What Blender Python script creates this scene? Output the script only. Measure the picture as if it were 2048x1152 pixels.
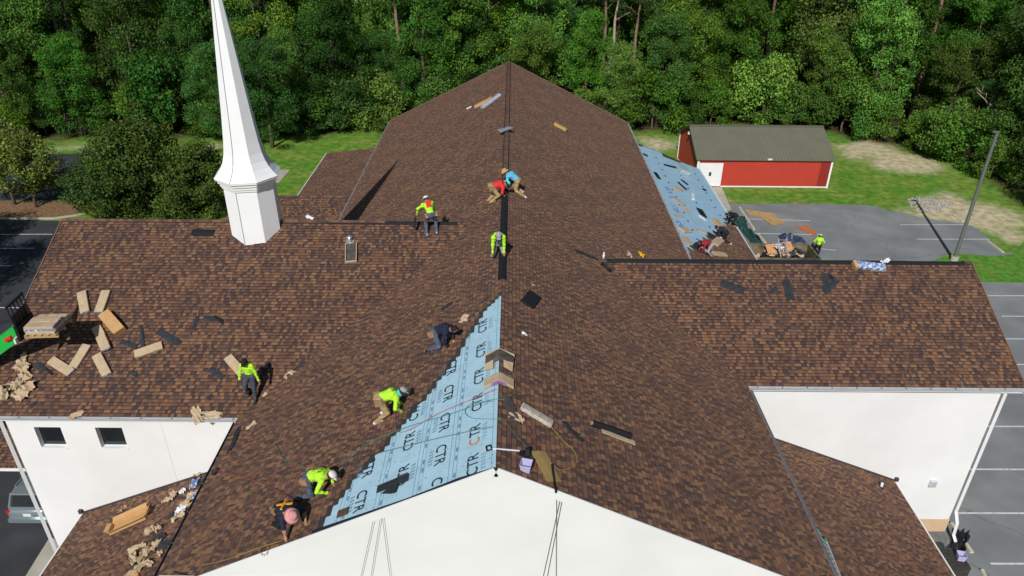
import bpy, bmesh, math, random
import numpy as np
from mathutils import Vector, Matrix, Euler
from mathutils.bvhtree import BVHTree

# ------------------------------------------------------------------ scene, camera, light
scene = bpy.context.scene
for o in list(bpy.data.objects):
    bpy.data.objects.remove(o)
col = scene.collection
R = math.radians

def set_camera():
    lens_px, pitch, yaw, roll = 1462.69, R(29.269), R(-0.0314), R(0.4518)
    R0 = Vector((math.cos(yaw), math.sin(yaw), 0)); Fh = Vector((-math.sin(yaw), math.cos(yaw), 0)); Z = Vector((0, 0, 1))
    F = Fh*math.cos(pitch) - Z*math.sin(pitch); U = Fh*math.sin(pitch) + Z*math.cos(pitch)
    Rt = R0*math.cos(roll) + U*math.sin(roll); Up = U*math.cos(roll) - R0*math.sin(roll)
    cam = bpy.data.cameras.new('camera'); ob = bpy.data.objects.new('camera', cam); col.objects.link(ob)
    m = Matrix((Rt, Up, -F)).transposed().to_4x4(); m.translation = Vector((0.339, 0, 25.2))
    ob.matrix_world = m
    cam.sensor_width = 36; cam.lens = 36*lens_px/2048; cam.clip_end = 1500; cam.clip_start = 0.1
    scene.camera = ob
set_camera()

SUN_EL, SUN_AZ = R(39.5), R(193)          # azimuth clockwise from +Y
world = bpy.data.worlds.new('World'); scene.world = world; world.use_nodes = True
wn = world.node_tree; bg = wn.nodes['Background']
sky = wn.nodes.new('ShaderNodeTexSky'); sky.sky_type = 'NISHITA'; sky.sun_disc = False
sky.sun_elevation = SUN_EL; sky.sun_rotation = SUN_AZ; sky.air_density = 1.0; sky.dust_density = 0.6
wn.links.new(sky.outputs[0], bg.inputs[0]); bg.inputs[1].default_value = 0.052
sl = bpy.data.lights.new('sun', 'SUN'); sl.energy = 4.0; sl.angle = R(0.5); sl.color = (1.0, 0.965, 0.91)
so = bpy.data.objects.new('sun', sl); col.objects.link(so)
sd = Vector((math.sin(SUN_AZ)*math.cos(SUN_EL), math.cos(SUN_AZ)*math.cos(SUN_EL), math.sin(SUN_EL)))
so.rotation_euler = sd.to_track_quat('Z', 'Y').to_euler(); so.location = sd*120
scene.view_settings.view_transform = 'Standard'; scene.view_settings.look = 'None'
scene.view_settings.exposure = 0.0; scene.view_settings.gamma = 1.0; scene.view_settings.use_curve_mapping = False

# ------------------------------------------------------------------ materials
MATS = {}
def srgb(r, g, b):
    f = lambda c: ((c/255+0.055)/1.055)**2.4 if c > 10 else c/255/12.92
    return (f(r), f(g), f(b))

def mat(name, colr, rough=0.7, metal=0.0, var=0.12, scale=6.0, bump=0.0, bscale=40.0, spec=0.3, attr=None, trans=0.0, col2=None, thr=None, rnd=0.0):
    """Procedural material: base colour mottled by noise; optional vertex colour, second colour in noisy patches, bump."""
    if name in MATS: return MATS[name]
    m = bpy.data.materials.new(name); m.use_nodes = True; MATS[name] = m
    nt = m.node_tree; N = nt.nodes; L = nt.links
    b = N['Principled BSDF']; b.inputs['Roughness'].default_value = rough; b.inputs['Metallic'].default_value = metal
    b.inputs['Specular IOR Level'].default_value = spec
    tc = N.new('ShaderNodeTexCoord'); geo = N.new('ShaderNodeNewGeometry')
    nz = N.new('ShaderNodeTexNoise'); nz.inputs['Scale'].default_value = scale; nz.inputs['Detail'].default_value = 5
    L.new(geo.outputs['Position'], nz.inputs['Vector'])
    if attr:
        a = N.new('ShaderNodeAttribute'); a.attribute_name = attr; src = a.outputs['Color']
    else:
        rgb = N.new('ShaderNodeRGB'); rgb.outputs[0].default_value = (*colr, 1); src = rgb.outputs[0]
    if col2:
        n2 = N.new('ShaderNodeTexNoise'); n2.inputs['Scale'].default_value = thr[1]; n2.inputs['Detail'].default_value = 6
        L.new(geo.outputs['Position'], n2.inputs['Vector'])
        mr = N.new('ShaderNodeMapRange'); mr.inputs[1].default_value = thr[0]-thr[2]; mr.inputs[2].default_value = thr[0]+thr[2]
        L.new(n2.outputs[0], mr.inputs[0])
        mx = N.new('ShaderNodeMix'); mx.data_type = 'RGBA'; L.new(mr.outputs[0], mx.inputs[0]); L.new(src, mx.inputs[6]); mx.inputs[7].default_value = (*col2, 1)
        src = mx.outputs[2]
    mp = N.new('ShaderNodeMapRange'); mp.inputs[1].default_value = 0.3; mp.inputs[2].default_value = 0.7
    mp.inputs[3].default_value = 1-var; mp.inputs[4].default_value = 1+var; L.new(nz.outputs[0], mp.inputs[0])
    val = mp.outputs[0]
    if rnd:
        oi = N.new('ShaderNodeObjectInfo'); m2 = N.new('ShaderNodeMapRange'); m2.inputs[3].default_value = 1-rnd; m2.inputs[4].default_value = 1+rnd
        L.new(oi.outputs['Random'], m2.inputs[0]); mm = N.new('ShaderNodeMath'); mm.operation = 'MULTIPLY'
        L.new(val, mm.inputs[0]); L.new(m2.outputs[0], mm.inputs[1]); val = mm.outputs[0]
    vm = N.new('ShaderNodeVectorMath'); vm.operation = 'SCALE'; L.new(src, vm.inputs[0]); L.new(val, vm.inputs['Scale'])
    L.new(vm.outputs[0], b.inputs['Base Color'])
    if bump:
        nb = N.new('ShaderNodeTexNoise'); nb.inputs['Scale'].default_value = bscale; nb.inputs['Detail'].default_value = 4
        L.new(geo.outputs['Position'], nb.inputs['Vector'])
        bp = N.new('ShaderNodeBump'); bp.inputs['Strength'].default_value = bump; bp.inputs['Distance'].default_value = 0.02
        L.new(nb.outputs[0], bp.inputs['Height']); L.new(bp.outputs[0], b.inputs['Normal'])
    if trans:
        out = N['Material Output']; tr = N.new('ShaderNodeBsdfTranslucent'); L.new(vm.outputs[0], tr.inputs[0])
        ms = N.new('ShaderNodeMixShader'); ms.inputs[0].default_value = trans
        L.new(b.outputs[0], ms.inputs[1]); L.new(tr.outputs[0], ms.inputs[2]); L.new(ms.outputs[0], out.inputs[0])
    return m

M_shingle = mat('asphalt_shingle', (.1, .06, .04), .92, var=.16, scale=28, bump=.35, bscale=160, spec=.15, attr='Col')
M_shingle.node_tree.nodes['Principled BSDF'].inputs['Sheen Weight'].default_value = .15; M_shingle.node_tree.nodes['Principled BSDF'].inputs['Sheen Tint'].default_value = (1.0, .66, .48, 1); M_shingle.node_tree.nodes['Principled BSDF'].inputs['Sheen Roughness'].default_value = .45
M_deck = mat('roof_deck', (.05, .04, .035), .9)
M_black = mat('black_strip', (.012, .013, .016), .6, var=.25, scale=9)
M_charcoal = mat('charcoal_strip', (.026, .032, .038), .75, var=.3, scale=7)
M_white = mat('white_stucco', (.755, .76, .755), .85, var=.045, scale=.5, bump=.15, bscale=90, spec=.2)
M_trim = mat('white_trim', (.78, .79, .80), .45, var=.04, scale=2)
M_steel = mat('gutter_metal', (.62, .65, .68), .35, metal=.4, var=.08, scale=3)
M_under = mat('blue_underlayment', (.385, .585, .70), .5, var=.07, scale=2.5, bump=.6, bscale=4)
M_print = mat('blue_print', (.022, .035, .06), .6, var=.1)
M_print_or = mat('orange_print', (.55, .2, .06), .6, var=.1)
M_kraft = mat('kraft_paper', (.47, .36, .235), .8, var=.12, scale=5, bump=.2, bscale=18)
M_kraft2 = mat('brown_cardboard', (.50, .30, .13), .8, var=.08, scale=4)
M_label = mat('blue_label', (.16, .25, .46), .5, var=.25, scale=9, col2=(.6, .63, .68), thr=(.56, 9, .03))
M_plastic_w = mat('white_plastic', (.72, .73, .76), .4, var=.06)
M_glass = mat('dark_window_glass', (.012, .016, .018), .06, var=.3, scale=.8, spec=.6)
M_tan = mat('tan_base', (.60, .42, .27), .8, var=.06)
M_conc = mat('concrete', (.42, .40, .34), .85, var=.12, scale=1.4, bump=.2, bscale=30)
M_paint = mat('white_paint_line', (.62, .63, .62), .7, var=.2, scale=7, col2=(.25, .25, .25), thr=(.68, 9, .05))
M_wood = mat('plywood', (.46, .30, .13), .7, var=.2, scale=3)
M_alu = mat('aluminium', (.62, .64, .66), .3, metal=.7, var=.06)

# ------------------------------------------------------------------ mesh helpers
ORG = {}
def org(o):
    return ORG.get(o.name, Vector((0, 0, 0)))

def tag(o, label=None, cat=None, group=None, kind=None):
    if label: o['label'] = label
    if cat: o['category'] = cat
    if group: o['group'] = group
    if kind: o['kind'] = kind
    return o

def thing(name, label, cat, loc, group=None):
    o = bpy.data.objects.new(name, None); col.objects.link(o); o.location = loc; o.empty_display_size = .2
    ORG[o.name] = Vector(loc)
    return tag(o, label, cat, group)

def link(name, me, material=None, parent=None, smooth=False, loc=None):
    o = bpy.data.objects.new(name, me); col.objects.link(o)
    if material is not None and not me.materials:
        for x in (material if isinstance(material, (list, tuple)) else [material]): me.materials.append(x)
    if smooth:
        me.polygons.foreach_set('use_smooth', [True]*len(me.polygons))
    if parent is not None:
        o.parent = parent; ORG[o.name] = org(parent)
    if loc is not None: o.location = Vector(loc)
    return o

class MB:
    def __init__(s): s.v = []; s.f = []; s.m = []; s.cur = 0
    def add(s, vs, fs):
        n = len(s.v); s.v += [tuple(v) for v in vs]
        for f in fs: s.f.append([i+n for i in f]); s.m.append(s.cur)
        return s
    def hexa(s, p):   # 8 corners: bottom 4 ccw, top 4 ccw
        return s.add(p, [(3, 2, 1, 0), (4, 5, 6, 7), (0, 1, 5, 4), (1, 2, 6, 5), (2, 3, 7, 6), (3, 0, 4, 7)])
    def box(s, x0, x1, y0, y1, z0, z1):
        return s.hexa([(x0, y0, z0), (x1, y0, z0), (x1, y1, z0), (x0, y1, z0), (x0, y0, z1), (x1, y0, z1), (x1, y1, z1), (x0, y1, z1)])
    def obox(s, c, ax, ay, az):   # oriented box from centre and half-axis vectors
        c = Vector(c); ax = Vector(ax); ay = Vector(ay); az = Vector(az)
        return s.hexa([c+sx*ax+sy*ay+sz*az for sz in (-1, 1) for sx, sy in ((-1, -1), (1, -1), (1, 1), (-1, 1))])
    def beam(s, a, b, w, h, up=(0, 0, 1)):
        a = Vector(a); b = Vector(b); d = (b-a); L = d.length; d.normalize()
        side = d.cross(Vector(up))
        if side.length < 1e-4: side = d.cross(Vector((1, 0, 0)))
        side.normalize(); u = side.cross(d)
        return s.obox((a+b)/2, d*L/2, side*w/2, u*h/2)
    def tube(s, pts, rad, n=6, cap=True):
        pts = [Vector(p) for p in pts]; rad = rad if isinstance(rad, (list, tuple)) else [rad]*len(pts)
        base = len(s.v); ref = None
        for i, p in enumerate(pts):
            d = (pts[min(i+1, len(pts)-1)]-pts[max(i-1, 0)]).normalized()
            if ref is None or abs(ref.dot(d)) > .95: ref = Vector((0, 0, 1)) if abs(d.z) < .9 else Vector((1, 0, 0))
            x = d.cross(ref).normalized(); y = d.cross(x); ref = ref
            for k in range(n):
                a = 2*math.pi*k/n; s.v.append(tuple(p+(x*math.cos(a)+y*math.sin(a))*rad[i]))
        for i in range(len(pts)-1):
            for k in range(n):
                a = base+i*n+k; b = base+i*n+(k+1) % n; s.f.append([a, a+n, b+n, b]); s.m.append(s.cur)
        if cap:
            s.f.append([base+k for k in range(n)]); s.m.append(s.cur)
            s.f.append([base+(len(pts)-1)*n+k for k in reversed(range(n))]); s.m.append(s.cur)
        return s
    def rings(s, rs, close=True, cap=True):   # loft of equal-length point rings
        n = len(rs[0]); base = len(s.v)
        for r in rs: s.v += [tuple(p) for p in r]
        for i in range(len(rs)-1):
            for k in range(n if close else n-1):
                a = base+i*n+k; b = base+i*n+(k+1) % n; s.f.append([a, b, b+n, a+n]); s.m.append(s.cur)
        if cap:
            s.f.append([base+k for k in reversed(range(n))]); s.m.append(s.cur)
            s.f.append([base+(len(rs)-1)*n+k for k in range(n)]); s.m.append(s.cur)
        return s
    def prism(s, poly, off):   # planar polygon extruded by a vector
        off = Vector(off); n = len(poly); p = [Vector(q) for q in poly]
        return s.add(p+[q+off for q in p], [list(range(n))[::-1], [n+i for i in range(n)]]+[(i, (i+1) % n, n+(i+1) % n, n+i) for i in range(n)])
    def mesh(s, name, o=Vector((0, 0, 0))):
        me = bpy.data.meshes.new(name); me.from_pydata([tuple(Vector(v)-o) for v in s.v], [], s.f)
        if any(s.m): me.polygons.foreach_set('material_index', s.m)
        me.update(); return me
    def build(s, name, material, parent=None, smooth=False, fix=True):
        o = org(parent) if parent is not None else Vector((0, 0, 0))
        me = s.mesh(name, o)
        if fix:
            bm = bmesh.new(); bm.from_mesh(me); bmesh.ops.recalc_face_normals(bm, faces=bm.faces); bm.to_mesh(me); bm.free()
        return link(name, me, material, parent, smooth)
    def single(s, name, material, label, cat, group=None, smooth=False, kind=None):   # a thing that is one mesh, origin at its base
        c = Vector((sum(v[0] for v in s.v)/len(s.v), sum(v[1] for v in s.v)/len(s.v), min(v[2] for v in s.v)))
        me = s.mesh(name, c)
        bm = bmesh.new(); bm.from_mesh(me); bmesh.ops.recalc_face_normals(bm, faces=bm.faces); bm.to_mesh(me); bm.free()
        o = link(name, me, material, None, smooth, loc=c); ORG[o.name] = c
        return tag(o, label, cat, group, kind)

def bevel(o, w, seg=2):
    bm = bmesh.new(); bm.from_mesh(o.data)
    bmesh.ops.bevel(bm, geom=bm.edges[:], offset=w, segments=seg, affect='EDGES', profile=.5)
    bm.to_mesh(o.data); bm.free(); return o

def frame(A, B, n):
    """in-plane frame: x along A>B, z along normal"""
    A = Vector(A); B = Vector(B); n = Vector(n).normalized(); x = (B-A); L = x.length; x -= n*x.dot(n); x.normalize(); y = n.cross(x)
    return (A+B)/2, x, y, n, L

def sheet(name, pts, z, material, **kw):
    me = bpy.data.meshes.new(name); me.from_pydata([(p[0], p[1], z) for p in pts], [], [list(range(len(pts)))]); me.update()
    bm = bmesh.new(); bm.from_mesh(me); bmesh.ops.recalc_face_normals(bm, faces=bm.faces)
    for f in bm.faces:
        if f.normal.z < 0: f.normal_flip()
    bmesh.ops.triangulate(bm, faces=bm.faces); bm.to_mesh(me); bm.free()
    return link(name, me, material, **kw)

# ------------------------------------------------------------------ building dimensions (metres, ground z = 0)
RZ, S, W, YF, YB = 12.9, .495, 9.45, 13.14, 57.55        # main ridge height, roof slope, half width to eave, front and back rake
LY, LZ, LGX, LEY = 28.77, 12.26, -18.97, 20.61           # left wing ridge y, z, gable x, front eave y
RY, RZW, RGX, REY = 28.10, 10.88, 20.13, 22.73           # right wing
ZE = RZ - S*W                                            # eave height
n_ML = Vector((-S, 0, 1)).normalized(); n_MR = Vector((S, 0, 1)).normalized(); n_W = Vector((0, -S, 1)).normalized()
n_SL = Vector((-.406, 0, 1)).normalized(); n_SR = Vector((.41, 0, 1)).normalized()
UPZ = Vector((0, 0, 1))
# ------------------------------------------------------------------ ground
def pts_in_poly(px, py, poly):
    inside = np.zeros(px.shape, bool); n = len(poly); j = n-1
    for i in range(n):
        xi, yi = poly[i][:2]; xj, yj = poly[j][:2]
        c = ((yi > py) != (yj > py)) & (px < (xj-xi)*(py-yi)/(yj-yi+1e-12)+xi); inside ^= c; j = i
    return inside

def smooth_noise(x, y, seed=0):
    rng = np.random.RandomState(seed); out = np.zeros_like(x)
    for k in range(10):
        a = rng.uniform(0, 6.28); fr = 2*math.pi/rng.uniform(2.0, 9.0); ph = rng.uniform(0, 6.28)
        out += np.sin((x*math.cos(a)+y*math.sin(a))*fr+ph)
    return out/4

FOREST = [(-130, 66), (-90, 70), (-60, 74), (-46, 77), (-38, 77.5), (-22, 78.5), (-13, 82), (0, 84), (15, 80.5), (28, 84), (36, 80.5), (41, 78), (45, 73),
          (46.5, 64), (47, 56), (52, 46), (62, 36), (130, 36), (130, 190), (-130, 190)]

def build_lawn():
    xs = np.arange(-130, 130.1, .8); ys = np.arange(30, 190.1, .8)
    X, Y = np.meshgrid(xs, ys); nx, ny = len(xs), len(ys)
    nz = smooth_noise(X, Y, 3); nz2 = smooth_noise(X*2.3, Y*2.3, 5)
    dx = X+.55*nz+.3*nz2; dy = Y+.8*smooth_noise(X, Y, 8)
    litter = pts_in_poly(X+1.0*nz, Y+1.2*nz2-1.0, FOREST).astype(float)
    dirt_polys = [[(35.313, 77.127, -0.000), (39.889, 79.331, -0.000), (42.110, 76.278, -0.000), (43.753, 72.023, -0.000), (44.556, 70.115, -0.000), (40.558, 68.604, 0.000), (37.885, 69.250, -0.000), (36.689, 69.941, -0.000), (37.726, 72.958, -0.000), (35.216, 73.840, -0.000)],
                  [(13.915, 75.276, -0.000), (14.480, 79.059, -0.000), (18.042, 78.791, -0.000), (17.602, 75.035, -0.000)],
                  [(40.120, 63.850, -0.000), (40.546, 62.877, -0.000), (42.664, 61.726, -0.000), (44.756, 58.613, -0.000), (41.327, 52.969, -0.000), (39.844, 53.035, -0.000), (39.606, 56.217, -0.000), (36.640, 56.163, -0.000), (35.764, 57.801, -0.000), (38.302, 61.875, -0.000)],
                  [(18.563, 61.246, -0.000), (21.340, 61.536, -0.000), (21.211, 61.066, -0.000), (18.452, 60.780, -0.000)],
                  [(34.506, 59.733, -0.000), (36.621, 59.552, -0.000), (36.848, 57.400, -0.000), (35.103, 58.214, -0.000)],
                  [(-48.170, 73.800, -0.000), (-44.190, 74.220, -0.000), (-44.601, 75.032, -0.000), (-48.888, 75.095, -0.000)], [(-32.706, 74.493, -0.000), (-29.975, 74.232, -0.000), (-30.427, 75.541, -0.000), (-34.126, 76.125, -0.000)], [(33.695, 46.218, -0.000), (36.986, 45.826, -0.000), (37.351, 46.426, -0.000), (33.945, 46.673, -0.000)]]
    dirt = np.zeros_like(X)
    for p in dirt_polys: dirt = np.maximum(dirt, pts_in_poly(dx, dy, p))
    def blur(a, n=2):
        for _ in range(n):
            b = np.pad(a, 1, mode='edge'); a = (b[1:-1, 1:-1]*2+b[:-2, 1:-1]+b[2:, 1:-1]+b[1:-1, :-2]+b[1:-1, 2:])/6
        return a
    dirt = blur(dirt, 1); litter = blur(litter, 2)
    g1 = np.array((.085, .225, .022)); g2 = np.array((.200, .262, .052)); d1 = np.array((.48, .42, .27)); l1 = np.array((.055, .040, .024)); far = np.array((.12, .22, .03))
    w = np.clip(.42+.34*nz+.28*nz2+.16*np.random.RandomState(6).randn(*X.shape), 0, 1)[..., None]
    C = g1*(1-w)+g2*w
    C = C*(1-dirt[..., None])+d1*dirt[..., None]
    clearing = ((np.hypot((X+27)/16, (Y-150)/24) < 1) | (np.hypot((X+43)/9, (Y-128)/9) < 1)).astype(float); clearing = blur(clearing, 2)
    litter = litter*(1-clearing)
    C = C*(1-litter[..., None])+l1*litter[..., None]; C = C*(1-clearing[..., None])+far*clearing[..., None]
    me = bpy.data.meshes.new('lawn')
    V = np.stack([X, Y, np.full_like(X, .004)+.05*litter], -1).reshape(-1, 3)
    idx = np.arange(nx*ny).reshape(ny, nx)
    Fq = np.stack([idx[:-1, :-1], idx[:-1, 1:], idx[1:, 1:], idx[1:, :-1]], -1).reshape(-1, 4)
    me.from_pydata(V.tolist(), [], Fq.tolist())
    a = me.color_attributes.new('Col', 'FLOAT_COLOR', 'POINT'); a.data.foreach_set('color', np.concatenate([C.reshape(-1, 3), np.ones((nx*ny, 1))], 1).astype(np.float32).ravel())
    me.update()
    tag(link('lawn', me, mat('lawn_ground', (.05, .1, .02), .95, var=.35, scale=1.6, bump=.8, bscale=14, attr='Col', spec=.1)), kind='structure')

M_ground = mat('ground_soil', (.08, .085, .035), .95, var=.3, scale=.5)
tag(sheet('ground', [(-900, -600), (900, -600), (900, 1400), (-900, 1400)], 0, M_ground), kind='structure')
build_lawn()
M_asph = mat('grey_asphalt', (.205, .218, .222), .85, var=.13, scale=.55, bump=.35, bscale=45, col2=(.255, .262, .262), thr=(.6, .22, .1))
M_asph_d = mat('dark_asphalt', (.043, .047, .054), .8, var=.25, scale=.5, bump=.3, bscale=45)
def add_cracks(m, scale=.11, width=.010, dark=.72):
    nt = m.node_tree; N = nt.nodes; L = nt.links; b = N['Principled BSDF']; src = b.inputs['Base Color'].links[0].from_socket
    geo = N.new('ShaderNodeNewGeometry'); nz = N.new('ShaderNodeTexNoise'); nz.inputs['Scale'].default_value = .35; nz.inputs['Detail'].default_value = 6; L.new(geo.outputs['Position'], nz.inputs['Vector'])
    ad = N.new('ShaderNodeVectorMath'); ad.operation = 'MULTIPLY_ADD'; L.new(nz.outputs['Color'], ad.inputs[0]); ad.inputs[1].default_value = (5, 5, 0); L.new(geo.outputs['Position'], ad.inputs[2])
    v = N.new('ShaderNodeTexVoronoi'); v.feature = 'DISTANCE_TO_EDGE'; v.inputs['Scale'].default_value = scale; L.new(ad.outputs[0], v.inputs['Vector'])
    mr = N.new('ShaderNodeMapRange'); mr.inputs[1].default_value = 0; mr.inputs[2].default_value = width; mr.inputs[3].default_value = dark; mr.inputs[4].default_value = 1; L.new(v.outputs['Distance'], mr.inputs[0])
    sc = N.new('ShaderNodeVectorMath'); sc.operation = 'SCALE'; L.new(src, sc.inputs[0]); L.new(mr.outputs[0], sc.inputs['Scale']); L.new(sc.outputs[0], b.inputs['Base Color'])
add_cracks(M_asph); add_cracks(M_asph_d, .09, .008, .8)
# right-hand car park, reaching from behind the barn lawn to the front of the picture
tag(sheet('parking_lot', [(20.412, 60.589, -0.000), (23.147, 60.643, -0.000), (26.060, 60.815, -0.000), (30.025, 60.664, -0.000), (32.666, 60.373, 0.000), (33.289, 59.376, -0.000), (34.191, 58.954, -0.000), (35.547, 57.797, -0.000), (38.968, 56.510, -0.000), (38.892, 53.764, -0.000), (38.705, 51.222, -0.000), (41.5, 51.0), (60, 51.0), (60, -30), (8, -30), (8, 60.5)], .012, M_asph), kind='structure')
tag(sheet('grass_verge', [(32.390, 49.665, -0.000), (34.364, 50.973, -0.000), (37.450, 50.595, -0.000), (38.997, 50.793, -0.000), (45, 56.6), (75, 56.5), (75, 46.6), (37.259, 46.275, -0.000), (33.778, 46.369, -0.000), (31.540, 46.939, -0.000), (29, 46.2), (28.5, 48.6)], .02,
      mat('verge_grass', (.08, .24, .02), .95, var=.35, scale=2.2, bump=.8, bscale=16, col2=(.17, .21, .05), thr=(.58, 1.3, .1))), kind='structure')
tag(sheet('concrete_walk', [(19.170, 65.579, 0.000), (20.078, 65.598, -0.000), (19.523, 59.221, -0.000), (18.622, 58.764, -0.000)], .02, M_conc), kind='structure')
# left-hand lots
tag(sheet('side_lot', [(-60, -30), (-15, -30), (-15, 55.6), (-37.5, 55.8), (-41.5, 56.0), (-60, 56.4)], .012, M_asph_d), kind='structure')
tag(sheet('far_lot', [(-75, 60.2), (-46, 60.0), (-37, 60.3), (-30.5, 61.5), (-30.5, 72.2), (-46, 72.6), (-75, 72)], .012, M_asph_d), kind='structure')
tag(sheet('mulch_island', [(-60, 56.6), (-41.5, 56.2), (-38, 56.3), (-36.6, 57.0), (-34.5, 59.2), (-37.5, 59.9), (-60, 60.0)], .03, mat('mulch', (.21, .125, .07), .95, var=.45, scale=5, bump=1, bscale=20)), kind='structure')
k = MB()
pp = [(-60, 56.5), (-41.5, 56.1), (-38, 56.2), (-36.5, 56.9), (-34.3, 59.2)]
for a, b in zip(pp, pp[1:]): k.beam((*a, .06), (*b, .06), .18, .14)
tag(k.build('kerb', M_conc), kind='structure')
tag(sheet('side_walk', [(-19.563, 20.401, -0.000), (-19.691, 22.415, -0.000), (-18.937, 22.148, -0.000), (-16.5, 15), (-16.5, 5), (-19, 5)], .03, M_conc), kind='structure')
tag(sheet('concrete_pad', [(-22.922, 68.335, -0.000), (-21.554, 68.365, -0.000), (-21.646, 64.847, -0.000), (-22.255, 64.834, -0.000)], .03, M_conc), kind='structure')

def stripe(a, b, w=.1):
    a = Vector((a[0], a[1], 0)); b = Vector((b[0], b[1], 0)); d = (b-a).normalized(); n = Vector((-d.y, d.x, 0))*w/2
    tag(sheet('parking_line', [a-n, b-n, b+n, a+n], .026, M_paint), kind='structure')
for a, b in (((19.919, 57.291, -0.000), (25.604, 56.981, -0.000)), ((19.905, 54.377, -0.000), (25.477, 54.189, -0.000)), ((23.930, 51.672, -0.000), (25.651, 51.348, -0.000)), ((32.926, 56.297, -0.000), (39.082, 56.411, -0.000)), ((32.959, 53.471, -0.000), (38.949, 53.577, -0.000)),
             ((33.535, 44.338, -0.000), (48, 44.5)), ((32.919, 41.595, -0.000), (48, 41.7)), ((21.2, 38.8), (48, 38.9)), ((21.2, 36.0), (48, 36.1)), ((21.2, 33.2), (48, 33.3)), ((21.2, 30.3), (48, 30.4)), ((20.9, 27.05), (48, 27.2)),
             ((20.7, 24.2), (48, 24.35)), ((20.7, 21.37), (48, 21.5)), ((20.7, 18.5), (48, 18.6)),
             ((-44, 53.0), (-36.535, 53.169, -0.000)), ((-44, 50.4), (-36.484, 50.627, -0.000)), ((-44, 47.6), (-36.5, 47.7)), ((-38, 41.7), (-32.227, 41.731, -0.000)), ((-38, 44.6), (-36.6, 44.7)),
             ((-44.0, 64), (-39.5, 70.5)), ((-36, 27.6), (-22.1, 27.7))):
    stripe(a, b)
# concrete wheel stops, one thing each
def wheel_stop(a, b, label):
    a = Vector((a[0], a[1], .015)); b = Vector((b[0], b[1], .015)); d = (b-a).normalized(); n = Vector((-d.y, d.x, 0))
    prof = [(-.09, 0), (-.075, .09), (-.05, .12), (.05, .12), (.075, .09), (.09, 0)]
    MB().rings([[p+n*u+UPZ*z for u, z in prof] for p in (a, a+d*.03, b-d*.03, b)]).single('wheel_stop', mat('wheel_stop_concrete', (.52, .48, .38), .85, var=.15, scale=3), label, 'wheel stop', 'concrete wheel stops of the car park')
wheel_stop((20.347, 59.681, 0.000), (20.306, 55.066, -0.000), 'pale concrete wheel stop beside the plywood sheets')
wheel_stop((20.355, 54.097, -0.000), (20.492, 52.512, -0.000), 'pale concrete wheel stop between green tarp and ladder')
wheel_stop((38.479, 53.104, -0.000), (38.575, 51.132, -0.000), 'grey concrete wheel stop at the lot corner past the light pole')
wheel_stop((20.176, 23.565, -0.000), (20.201, 21.919, -0.000), 'long pale wheel stop beside the downspout and purple bucket')
wheel_stop((20.124, 21.007, -0.000), (19.913, 19.829, -0.000), 'pale wheel stop cut by the bottom edge of the picture')
wheel_stop((38.486, 58.494, -0.000), (38.508, 56.912, -0.000), 'concrete wheel stop half buried in sand by the gravel')

# ------------------------------------------------------------------ church building
church = thing('church_building', 'large white stucco church with brown shingle roofs and steeple, under re-roofing', 'church', (0, 13.2, 0))

def wall_panels(name, O, ux, x0, x1, z0, z1, thick, inward, cutx, cutz, holes=(), poly_top=None, gap=.007):
    """A wall of separate stucco panels. O + ux*x + z up; holes = (x0,x1,z0,z1) openings."""
    O = Vector(O); ux = Vector(ux); inward = Vector(inward)
    core = MB(); wl = None
    cx = [x0]+sorted(cutx)+[x1]; cz = [z0]+sorted(cutz)+[z1]
    back = MB()
    P = lambda x, z, d: O+ux*x+UPZ*z+inward*d
    def cells(a, b, c, d):
        xs = sorted(set([a, b]+[h for q in holes for h in q[:2] if a < h < b])); zs = sorted(set([c, d]+[h for q in holes for h in q[2:] if c < h < d]))
        for i in range(len(xs)-1):
            for j in range(len(zs)-1):
                mx, mz = (xs[i]+xs[i+1])/2, (zs[j]+zs[j+1])/2
                if any(q[0] < mx < q[1] and q[2] < mz < q[3] for q in holes): continue
                yield xs[i], xs[i+1], zs[j], zs[j+1]
    for a, b, c, d in cells(x0, x1, z0, z1):
        back.hexa([P(a, c, .03), P(b, c, .03), P(b, c, thick), P(a, c, thick), P(a, d, .03), P(b, d, .03), P(b, d, thick), P(a, d, thick)])
    wl = back.build(name, M_white, church)
    for i in range(len(cx)-1):
        for j in range(len(cz)-1):
            m = MB()
            for a, b, c, d in cells(cx[i]+(gap/2 if i else 0), cx[i+1]-(gap/2 if i < len(cx)-2 else 0), cz[j]+(gap/2 if j else 0), cz[j+1]-(gap/2 if j < len(cz)-2 else 0)):
                m.hexa([P(a, c, 0), P(b, c, 0), P(b, c, .028), P(a, c, .028), P(a, d, 0), P(b, d, 0), P(b, d, .028), P(a, d, .028)])
            if m.v: m.build('wall_panel', M_white, wl)
    return wl

WINS = [(-17.41, -16.38, 6.27, 7.30), (-15.14, -14.10, 6.27, 7.30)]
wall_panels('wing_wall', (0, 21.1, 0), (1, 0, 0), -18.35, -9.1, .75, ZE+.02, .3, (0, 1, 0), [-12.6], [3.1, 5.0, 6.9], WINS)
wall_panels('wing_wall', (0, 23.15, 0), (1, 0, 0), 9.1, 19.64, .75, ZE+.02, .3, (0, 1, 0), [], [2.6, 4.9, 7.2])
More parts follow.
